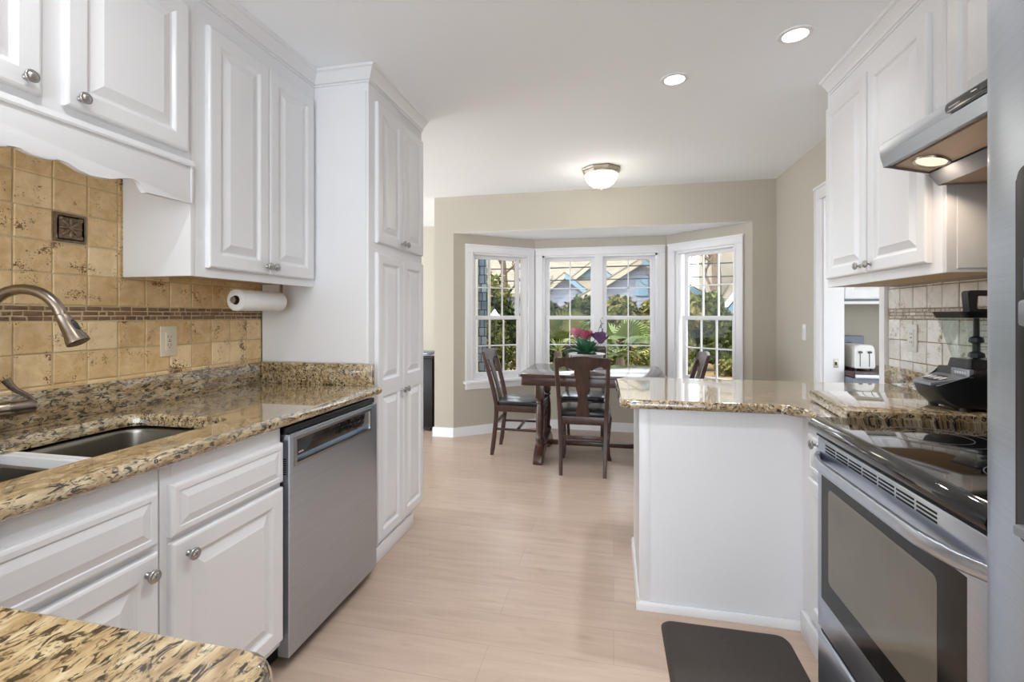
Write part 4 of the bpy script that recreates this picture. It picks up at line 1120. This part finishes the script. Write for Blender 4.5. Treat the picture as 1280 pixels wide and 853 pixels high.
proto = make_chair()
spots = [((-.235, 3.70), 0, 'dark wood dining chair with its back to the kitchen, in front of the table'),
         ((-1.02, 4.225), -PI/2, 'dark wood dining chair at the left end of the table, by the left window'),
         ((-.285, 4.80), PI, 'dark wood dining chair behind the table, beyond the flowers'),
         ((.63, 4.23), PI/2, 'dark wood dining chair at the right end of the table, mostly hidden by the peninsula')]
for i, ((a, b), rz, lb) in enumerate(spots):
    c = proto if i == 0 else copy_tree(proto)
    c.location = (a, b, 0); c.rotation_euler = (0, 0, rz); c['label'] = lb

# ------------------------------------------------------------------ flowers on the table
r = thing('flower_bowl', 'white ceramic bowl of pink and purple silk flowers on the dining table', 'flower arrangement', (-.235, 4.23, .762))
fx, fy, fz = -.235, 4.23, .762
bm = bmn(); lathe(bm, [(0, 0), (.055, 0), (.06, .012), (.05, .025), (.075, .06), (.115, .10), (.150, .132), (.165, .142), (.160, .146), (.110, .115), (.06, .10), (0, .09)], Matrix.Translation((fx, fy, fz)), 32); obj('bowl', bm, M['pot'], r)
bm = bmn(); lathe(bm, [(.11, .118), (.07, .16), (0, .18)], Matrix.Translation((fx, fy, fz)), 16); obj('moss', bm, M['soil'], r)
def leafq(bm, p, d, L, W_, droop=.3, nrm=None):
    p = Vector(p); d = Vector(d).normalized(); s = d.cross(Z); s = s.normalized() if s.length > .01 else X.copy()
    prev = None
    n = 5
    for i in range(n+1):
        t = i/n; c = p+d*L*t+Vector((0, 0, -droop*L*t*t)); wv = W_*math.sin(PI*min(.98, t*.93+.04))**.8
        cu = Vector((0, 0, 1))*(wv*.3)
        q = [bm.verts.new(c-s*wv+cu), bm.verts.new(c), bm.verts.new(c+s*wv+cu)]
        if prev:
            bm.faces.new([prev[0], prev[1], q[1], q[0]]); bm.faces.new([prev[1], prev[2], q[2], q[1]])
        prev = q
bm = bmn()
for k in range(30):
    a = random.uniform(0, 2*PI); el = random.uniform(.35, 1.35)
    leafq(bm, (fx+.03*math.cos(a), fy+.03*math.sin(a), fz+.14), (math.cos(a)*math.cos(el), math.sin(a)*math.cos(el), math.sin(el)), random.uniform(.13, .22), random.uniform(.026, .042), .25)
o = obj('leaves', bm, M['fleaf'], r)
bm = bmn()
for k in range(10):
    a = random.uniform(PI*.9, PI*1.6)
    leafq(bm, (fx-.03, fy-.03, fz+.14), (math.cos(a), math.sin(a), random.uniform(.1, .5)), random.uniform(.09, .13), .014, .8)
obj('leaves', bm, M['fleafb'], r)
def rose(c, R_, mat, nm='flower'):
    bm = bmn(); c = Vector(c)
    for cnt, rad, tilt, sz in ((4, .25, 1.3, .55), (5, .5, .95, .62), (7, .75, .45, .60)):
        for k in range(cnt):
            a = 2*PI*k/cnt+rad*3; dirv = Vector((math.cos(a)*math.cos(tilt), math.sin(a)*math.cos(tilt), math.sin(tilt)))
            leafq(bm, c+Vector((math.cos(a), math.sin(a), 0))*R_*rad*.45-Vector((0, 0, R_*.2)), dirv, R_*sz*1.5, R_*.42, -.45)
    bmesh.ops.create_icosphere(bm, subdivisions=2, radius=R_*.5, matrix=Matrix.Translation(c))
    f = obj(nm, bm, mat, r); return f
rose((fx-.085, fy-.06, fz+.315), .062, M['pinkp']); rose((fx-.005, fy-.09, fz+.300), .056, M['redp']); rose((fx+.125, fy-.05, fz+.270), .072, M['purp']); rose((fx+.02, fy+.03, fz+.30), .05, M['pinkp'])
rose((fx+.065, fy-.03, fz+.30), .03, M['purp'])
bm = bmn()
for (a, b, c_) in ((-.085, -.06, .32), (-.01, -.09, .30), (.125, -.05, .27), (.03, .03, .31), (.13, .0, .42)):
    tube(bm, [(fx, fy, fz+.13), (fx+a*.6, fy+b*.6, fz+c_*.6+.03), (fx+a, fy+b, fz+c_)], .003, 6)
obj('stems', bm, M['fleaf'], r)
bm = bmn()
for k in range(9):
    t = k/8; bmesh.ops.create_icosphere(bm, subdivisions=1, radius=.010-.005*t, matrix=Matrix.Translation((fx+.13+random.uniform(-.012, .012), fy, fz+.33+.13*t)))
obj('bud_sprig', bm, M['purp'], r)

# ------------------------------------------------------------------ laundry room things
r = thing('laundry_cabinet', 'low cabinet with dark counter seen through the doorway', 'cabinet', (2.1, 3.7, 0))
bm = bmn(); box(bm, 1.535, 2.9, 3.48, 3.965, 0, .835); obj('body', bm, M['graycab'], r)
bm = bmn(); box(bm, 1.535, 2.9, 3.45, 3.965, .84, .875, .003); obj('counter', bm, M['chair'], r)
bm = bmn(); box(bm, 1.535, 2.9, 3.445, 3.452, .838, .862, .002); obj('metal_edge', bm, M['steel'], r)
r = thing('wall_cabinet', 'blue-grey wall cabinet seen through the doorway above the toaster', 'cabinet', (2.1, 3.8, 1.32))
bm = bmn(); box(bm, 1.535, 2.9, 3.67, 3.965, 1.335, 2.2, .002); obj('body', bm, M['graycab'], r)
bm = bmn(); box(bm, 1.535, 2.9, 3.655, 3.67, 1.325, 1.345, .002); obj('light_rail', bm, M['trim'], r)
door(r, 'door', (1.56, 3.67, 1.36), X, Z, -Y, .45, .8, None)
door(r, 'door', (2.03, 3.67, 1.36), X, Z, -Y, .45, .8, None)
r = thing('toaster', 'white two-lever toaster on the dark counter beyond the doorway', 'toaster', (1.72, 3.62, .875))
bm = bmn(); prism(bm, round_poly([(1.575, .893), (1.70, .893), (1.694, 1.05), (1.581, 1.05)], [.01, .01, .03, .03], 5), 'y', 3.55, 3.78, .008, 3); tb = obj('body', bm, M['whitep'], r)
bm = bmn()
for xx in (1.610, 1.665): box(bm, xx-.002, xx+.002, 3.5485, 3.5505, .905, 1.01)
obj('lever_slots', bm, M['darkgap'], tb)
for xx in (1.610, 1.665):
    bm = bmn(); box(bm, xx-.010, xx+.010, 3.535, 3.55, .995, 1.008, .003); obj('lever', bm, M['darkmetal'], tb)
for xx in (1.59, 1.685):
    for yy in (3.57, 3.76):
        bm = bmn(); lathe(bm, [(.009, 0), (.009, .019), (0, .019)], Matrix.Translation((xx, yy, .875)), 10); obj('foot', bm, M['black'], tb)
r = thing('bread_box', 'grey metal box with arched handle standing behind the toaster', 'box', (1.64, 3.86, .875))
bm = bmn(); box(bm, 1.545, 1.765, 3.83, 3.92, .875, 1.10, .008); bb = obj('body', bm, M['graycab'], r)
bm = bmn(); tube(bm, [(1.60+.065-.065*math.cos(PI*k/14), 3.815, .90+.15*math.sin(PI*k/14)**.8) for k in range(15)], .006, 8); obj('handle', bm, M['darkmetal'], bb)

lamp('POINT', 'laundry_fill_light', (2.3, 3.1, 2.3), 6, (1, .97, .92), size=.1)  # unseen point light without fixture, added to brighten the laundry room
# dark furniture in the room beyond the pantry
r = thing('sideboard', 'black cabinet in the next room, just visible past the pantry', 'cabinet', (-2.25, 4.95, 0))
bm = bmn(); box(bm, -2.7, -1.90, 4.72, 5.2, .04, .78, .006); bd = obj('body', bm, M['black'], r)
bm = bmn(); box(bm, -2.72, -1.89, 4.70, 5.22, .78, .81, .004); obj('top', bm, M['black'], r)
for xx in (-2.66, -1.95):
    for yy in (4.76, 5.16):
        bm = bmn(); box(bm, xx-.02, xx+.02, yy-.02, yy+.02, 0, .04); obj('foot', bm, M['black'], r)
r = thing('stacked_papers', 'untidy stack of papers on top of the black cabinet', 'papers', (-2.0, 4.85, .81))
for k in range(4):
    bm = bmn(); box(bm, -.11, .11, -.15, .15, 0, .008, .001, mtx=Matrix.Translation((-2.03, 4.88, .811+.0085*k)) @ Matrix.Rotation(random.uniform(-.3, .3), 4, 'Z')); obj('sheet_pile', bm, M['graycab'] if k % 2 else M['paper'], r)

# ------------------------------------------------------------------ outdoors
GZ = -.12
bm = bmn(); box(bm, -22, 22, 5.3, 45, GZ-.1, GZ); o = obj('ground_outside', bm, M['mulch'], kind='structure', smooth=False)
# shingled wing of this house
r = struct_root('wall_wing', (-3, 6.8, GZ))
bm = bmn(); prism(bm, [(-4.6, 6.2), (-1.70, 6.2), (-3.0, 8.2), (-4.6, 8.2)], 'z', GZ, 3.2); obj('shingle_wall', bm, M['shake'], r, smooth=False)
bm = bmn(); box(bm, -1.672, -1.645, 6.16, 6.20, GZ, 3.2); obj('corner_board', bm, M['creampaint'], r, smooth=False)

def shrub(label, c, rad, n, mats, seed, ls=.06, name='hedge_shrub', cat='shrub', group='hedge behind the garden'):
    rnd = random.Random(seed); c = Vector(c); R_ = Vector(rad)
    r = thing(name, label, cat, (c.x, c.y, GZ), group)
    bm = bmn()
    lumps = [(Vector((rnd.uniform(-.6, .6)*R_.x, rnd.uniform(-.5, .5)*R_.y, rnd.uniform(-.5, .6)*R_.z)), rnd.uniform(.35, .6)) for _ in range(9)]
    for k in range(n):
        lc, lr = rnd.choice(lumps); a = rnd.uniform(0, 2*PI); z = rnd.uniform(-1, 1); q = math.sqrt(1-z*z); rr = rnd.uniform(.55, 1.05)*lr
        p = c+lc+Vector((q*math.cos(a)*R_.x*rr, q*math.sin(a)*R_.y*rr, z*R_.z*rr))
        if p.z < GZ+.02: continue
        u = Vector((rnd.gauss(0, 1), rnd.gauss(0, 1), rnd.gauss(0, 1))).normalized(); v = u.cross(Vector((rnd.gauss(0, 1), rnd.gauss(0, 1), rnd.gauss(0, 1)))).normalized()
        s = ls*rnd.uniform(.6, 1.4)
        f = bm.faces.new([bm.verts.new(p-u*s), bm.verts.new(p+v*s*.45), bm.verts.new(p+u*s), bm.verts.new(p-v*s*.45)])
        f.material_index = rnd.randrange(len(mats))
    me = obj('foliage', bm, mats, r, smooth=False)
    bm = bmn()
    for k in range(6):
        a = rnd.uniform(0, 2*PI); e_ = c+Vector((math.cos(a)*R_.x*.5, math.sin(a)*R_.y*.4, R_.z*rnd.uniform(0, .6)))
        b_ = Vector((c.x+math.cos(a)*.12, c.y+math.sin(a)*.12, GZ)); tube(bm, [b_, (b_+e_)/2+Vector((0, 0, .15)), e_], [.035, .025, .01], 6)
    obj('stem', bm, M['bark'], r)
    return r
L_ = M['leaf']
hd_ = [((-4.0, 12.4, .95), (1.1, .7, 1.25), 'tall green hedge shrub at the left end, behind the shingled wall corner', (0, 1, 3)),
       ((-2.5, 12.2, .75), (1.0, .6, .98), 'dark green hedge shrub outside, left of the fan palms', (0, 2, 2)),
       ((-1.2, 12.4, .70), (1.0, .6, .95), 'dark hedge shrub outside, under the small gable', (2, 0, 2)),
       ((.1, 12.2, .70), (1.0, .6, .98), 'olive hedge shrub outside, under the large gable', (0, 3, 1)),
       ((1.3, 12.0, .80), (.9, .6, .98), 'pale olive hedge shrub outside, at the right of the middle window', (3, 1, 3, 0)),
       ((1.95, 12.4, .80), (.75, .6, 1.05), 'green hedge shrub seen through the left half of the right window', (0, 1, 2)),
       ((3.3, 12.2, .40), (1.1, .6, .72), 'dark green hedge shrub outside, under the blue eave', (2, 0, 1))]
for i, (c, rd_, lb, mi) in enumerate(hd_):
    shrub(lb, c, rd_, 7500, [L_[k] for k in mi], 30+i, ls=.088)

def fan_palm(label, c, h, nf, L, seed, mats):
    rnd = random.Random(seed); r = thing('fan_palm', label, 'palm', (c[0], c[1], GZ), 'fan palms outside')
    c = Vector(c)
    bm = bmn(); lathe(bm, [(.10, 0), (.12, h*.3), (.09, h*.7), (.06, h), (0, h)], Matrix.Translation((c.x, c.y, GZ)), 12); obj('trunk', bm, M['bark'], r)
    for f_ in range(nf):
        a = 2*PI*f_/nf+rnd.uniform(-.3, .3); el = rnd.uniform(.05, 1.15)
        d = Vector((math.cos(a)*math.cos(el), math.sin(a)*math.cos(el), math.sin(el)))
        p0 = Vector((c.x, c.y, GZ+h)); p1 = p0+d*L*.55
        bm = bmn(); tube(bm, [p0, (p0+p1)/2+Vector((0, 0, .03)), p1], [.012, .009, .006], 6)
        side = d.cross(Z).normalized(); up = side.cross(d)
        for k in range(19):
            t = -1.25+2.5*k/18; dd = (d*math.cos(t)+side*math.sin(t)*1.0+up*.12*math.cos(3*t)).normalized()
            LL = L*.62*(1-.18*abs(t)); w_ = dd.cross(up).normalized()*.014
            q = p1+dd*LL*.6; e_ = p1+dd*LL+Vector((0, 0, -.12*LL))
            A = [bm.verts.new(v) for v in (p1, q-w_*1.4, e_, q+w_*1.4)]; bm.faces.new(A)
        obj('frond', bm, mats[f_ % len(mats)], r, smooth=False)
    return r
fan_palm('yellow-green fan palm outside the left half of the middle window', (-.95, 8.2, 0), .74, 18, .78, 3, [M['palmy'], M['palm']])
fan_palm('bright green fan palm outside the right half of the middle window', (.12, 8.6, 0), .62, 15, .78, 5, [M['palm'], M['palm'], M['palmy']])
fan_palm('low fan palm between the two taller palms outside', (-.45, 9.6, 0), .40, 11, .6, 9, [M['palm'], M['palmy']])

# low shrubs in front
for i, (c, rd_, lb) in enumerate([((-2.35, 9.2, .55), (.55, .4, .75), 'yellow-green shrub outside the left window, right of the shingle wall'), ((-.05, 10.3, .22), (.5, .4, .45), 'low shrub outside, between the palms and the hedge'),
                                  ((1.05, 10.6, .25), (.7, .4, .55), 'low shrub outside at the right edge of the middle window'), ((2.55, 11.2, .0), (.35, .3, .22), 'small bright green plant on the leaf litter outside the right window')]):
    shrub(lb, c, rd_, 2600, [L_[1], L_[0], L_[3]], 60+i, .045, name='garden_shrub', group='low shrubs in the garden')

# neighbouring house
r = thing('neighbour_house', 'neighbouring house with tan roof, white gables and pale blue siding beyond the hedge', 'house', (0, 21, GZ))
bm = bmn(); box(bm, -6.2, 2.7, 20.4, 27, GZ, 2.25); obj('wall', bm, M['siding'], r, smooth=False)
bm = bmn(); prism(bm, [(20.0, 2.05), (20.0, 2.2), (24, 5.4), (28, 2.2), (28, 2.05), (24, 5.2)], 'x', -6.6, 2.9); obj('roof', bm, M['roof'], r, smooth=False)
def gable(xc, zp, half, slope, yf, depth, nm='gable', wm=M['siding'], window_=True):
    zl = zp-half*slope
    bm = bmn(); prism(bm, [(xc-half+.12, GZ), (xc+half-.12, GZ), (xc+half-.12, zl+.10*slope), (xc, zp-.06), (xc-half+.12, zl+.10*slope)], 'y', yf+.3, yf+depth); g = obj(nm, bm, wm, r, smooth=False)
    for s, mt in ((-1, M['creampaint']), (1, M['bluepaint'])):  # sunlit left and shaded right edge put into the fascia colours
        bm = bmn(); prism(bm, [(xc, zp), (xc, zp-.22), (xc+s*half, zl-.22), (xc+s*half, zl)], 'y', yf, yf+.06); f = obj('fascia', bm, mt, g, smooth=False)
        bm = bmn(); prism(bm, [(xc, zp+.04), (xc, zp), (xc+s*(half+.05), zl), (xc+s*(half+.05), zl+.04)], 'y', yf-.02, yf+depth); obj('roof_slope', bm, M['roof'], g, smooth=False)
    if window_:
        bm = bmn(); box(bm, xc-.22, xc+.22, yf+.24, yf+.30, zp-1.35, zp-.65); obj('window', bm, M['bluepaint'], g, smooth=False)
gable(-1.86, 2.90, .95, .82, 18.2, 3.5, window_=False)
gable(1.00, 3.30, 3.0, .62, 17.4, 4, nm='gable')
gable(-.9, 3.6, 1.5, .8, 20.6, 3, nm='gable', wm=M['bluepaint'], window_=False)

r = thing('garden_house', 'cream building with a pale blue gable, at the right edge of the right window', 'house', (5.6, 15, GZ))
bm = bmn(); prism(bm, [(3.02, GZ), (6.5, GZ), (6.5, 3.9), (3.02, 3.9)], 'y', 15.4, 18); obj('wall', bm, M['creampaint'], r, smooth=False)
bm = bmn(); prism(bm, [(3.02, 1.30), (3.02, 1.52), (4.9, 4.1), (4.9, 3.80)], 'y', 14.2, 14.35); obj('fascia', bm, M['trim'], r, smooth=False)
bm = bmn(); prism(bm, [(3.10, 1.30), (6.5, 1.30), (6.5, 3.8), (4.9, 3.8)], 'y', 14.3, 15.4); obj('porch_gable', bm, M['bluepaint'], r, smooth=False)
bm = bmn(); prism(bm, [(3.02, 1.52), (3.02, 1.58), (4.9, 4.16), (4.9, 4.1)], 'y', 14.2, 15.4); obj('roof', bm, M['roof'], r, smooth=False)

def bare_tree(label, c, h, seed, tr=.14):
    rnd = random.Random(seed); r = thing('bare_tree', label, 'tree', (c[0], c[1], GZ), 'trees outside')
    bm = bmn(); c = Vector((c[0], c[1], GZ)); top = c+Vector((rnd.uniform(-.3, .3), 0, h))
    tube(bm, [c, (c+top)/2+Vector((.1, 0, 0)), top], [tr, tr*.75, tr*.35], 10); obj('trunk', bm, M['bark'], r)
    bm = bmn()
    def br(p, d, L, w_, dep):
        e_ = p+d*L; tube(bm, [p, (p+e_)/2+Vector((rnd.uniform(-.1, .1), 0, .05))*L, e_], [w_, w_*.8, w_*.5], 5)
        if dep:
            for _ in range(3):
                nd = (d+Vector((rnd.uniform(-.8, .8), rnd.uniform(-.6, .6), rnd.uniform(-.2, .7)))).normalized(); br(e_-d*L*rnd.uniform(0, .4), nd, L*.66, w_*.55, dep-1)
    for k in range(9):
        t = .3+.7*k/8; p = c+(top-c)*t; a = rnd.uniform(0, 2*PI)
        br(p, Vector((math.cos(a), math.sin(a)*.5, .7)).normalized(), h*.24, tr*.3, 3)
    obj('branches', bm, M['bark'], r); return r
bare_tree('bare tree outside the left window, above the hedge', (-3.4, 14.5), 4.6, 4)
bare_tree('pale trunked bare tree outside the right window', (3.0, 15.0), 5.2, 8, .17)
bare_tree('bare tree outside, at the left side of the right window', (2.2, 16.4), 4.4, 12, .09)

# power lines
r = thing('power_lines', 'dark power lines strung above the hedge outside', 'cable', (0, 13.5, 2.2))
for z0, dz in ((2.26, .10), (2.62, .10), (2.95, .06)):
    bm = bmn(); tube(bm, [(x_, 13.5, z0+dz*(x_/4)*.25+.0012*x_*x_) for x_ in range(-8, 9)], .018, 6); obj('wire', bm, M['wire'], r)
# lantern with white cone roof
r = thing('bird_feeder', 'white cone-roofed feeder on a thin pole outside the left window', 'bird feeder', (-1.83, 7.3, GZ))
bx_, by_ = -1.86, 7.25
bm = bmn(); tube(bm, [(bx_, by_, GZ), (bx_, by_, 1.62)], .010, 8); obj('pole', bm, M['wire'], r)
bm = bmn(); lathe(bm, [(0, 1.215), (.11, 1.205), (.115, 1.215), (.055, 1.275), (.012, 1.34), (0, 1.36)], Matrix.Translation((bx_, by_, 0)), 20); obj('cone_roof', bm, M['pot'], r)
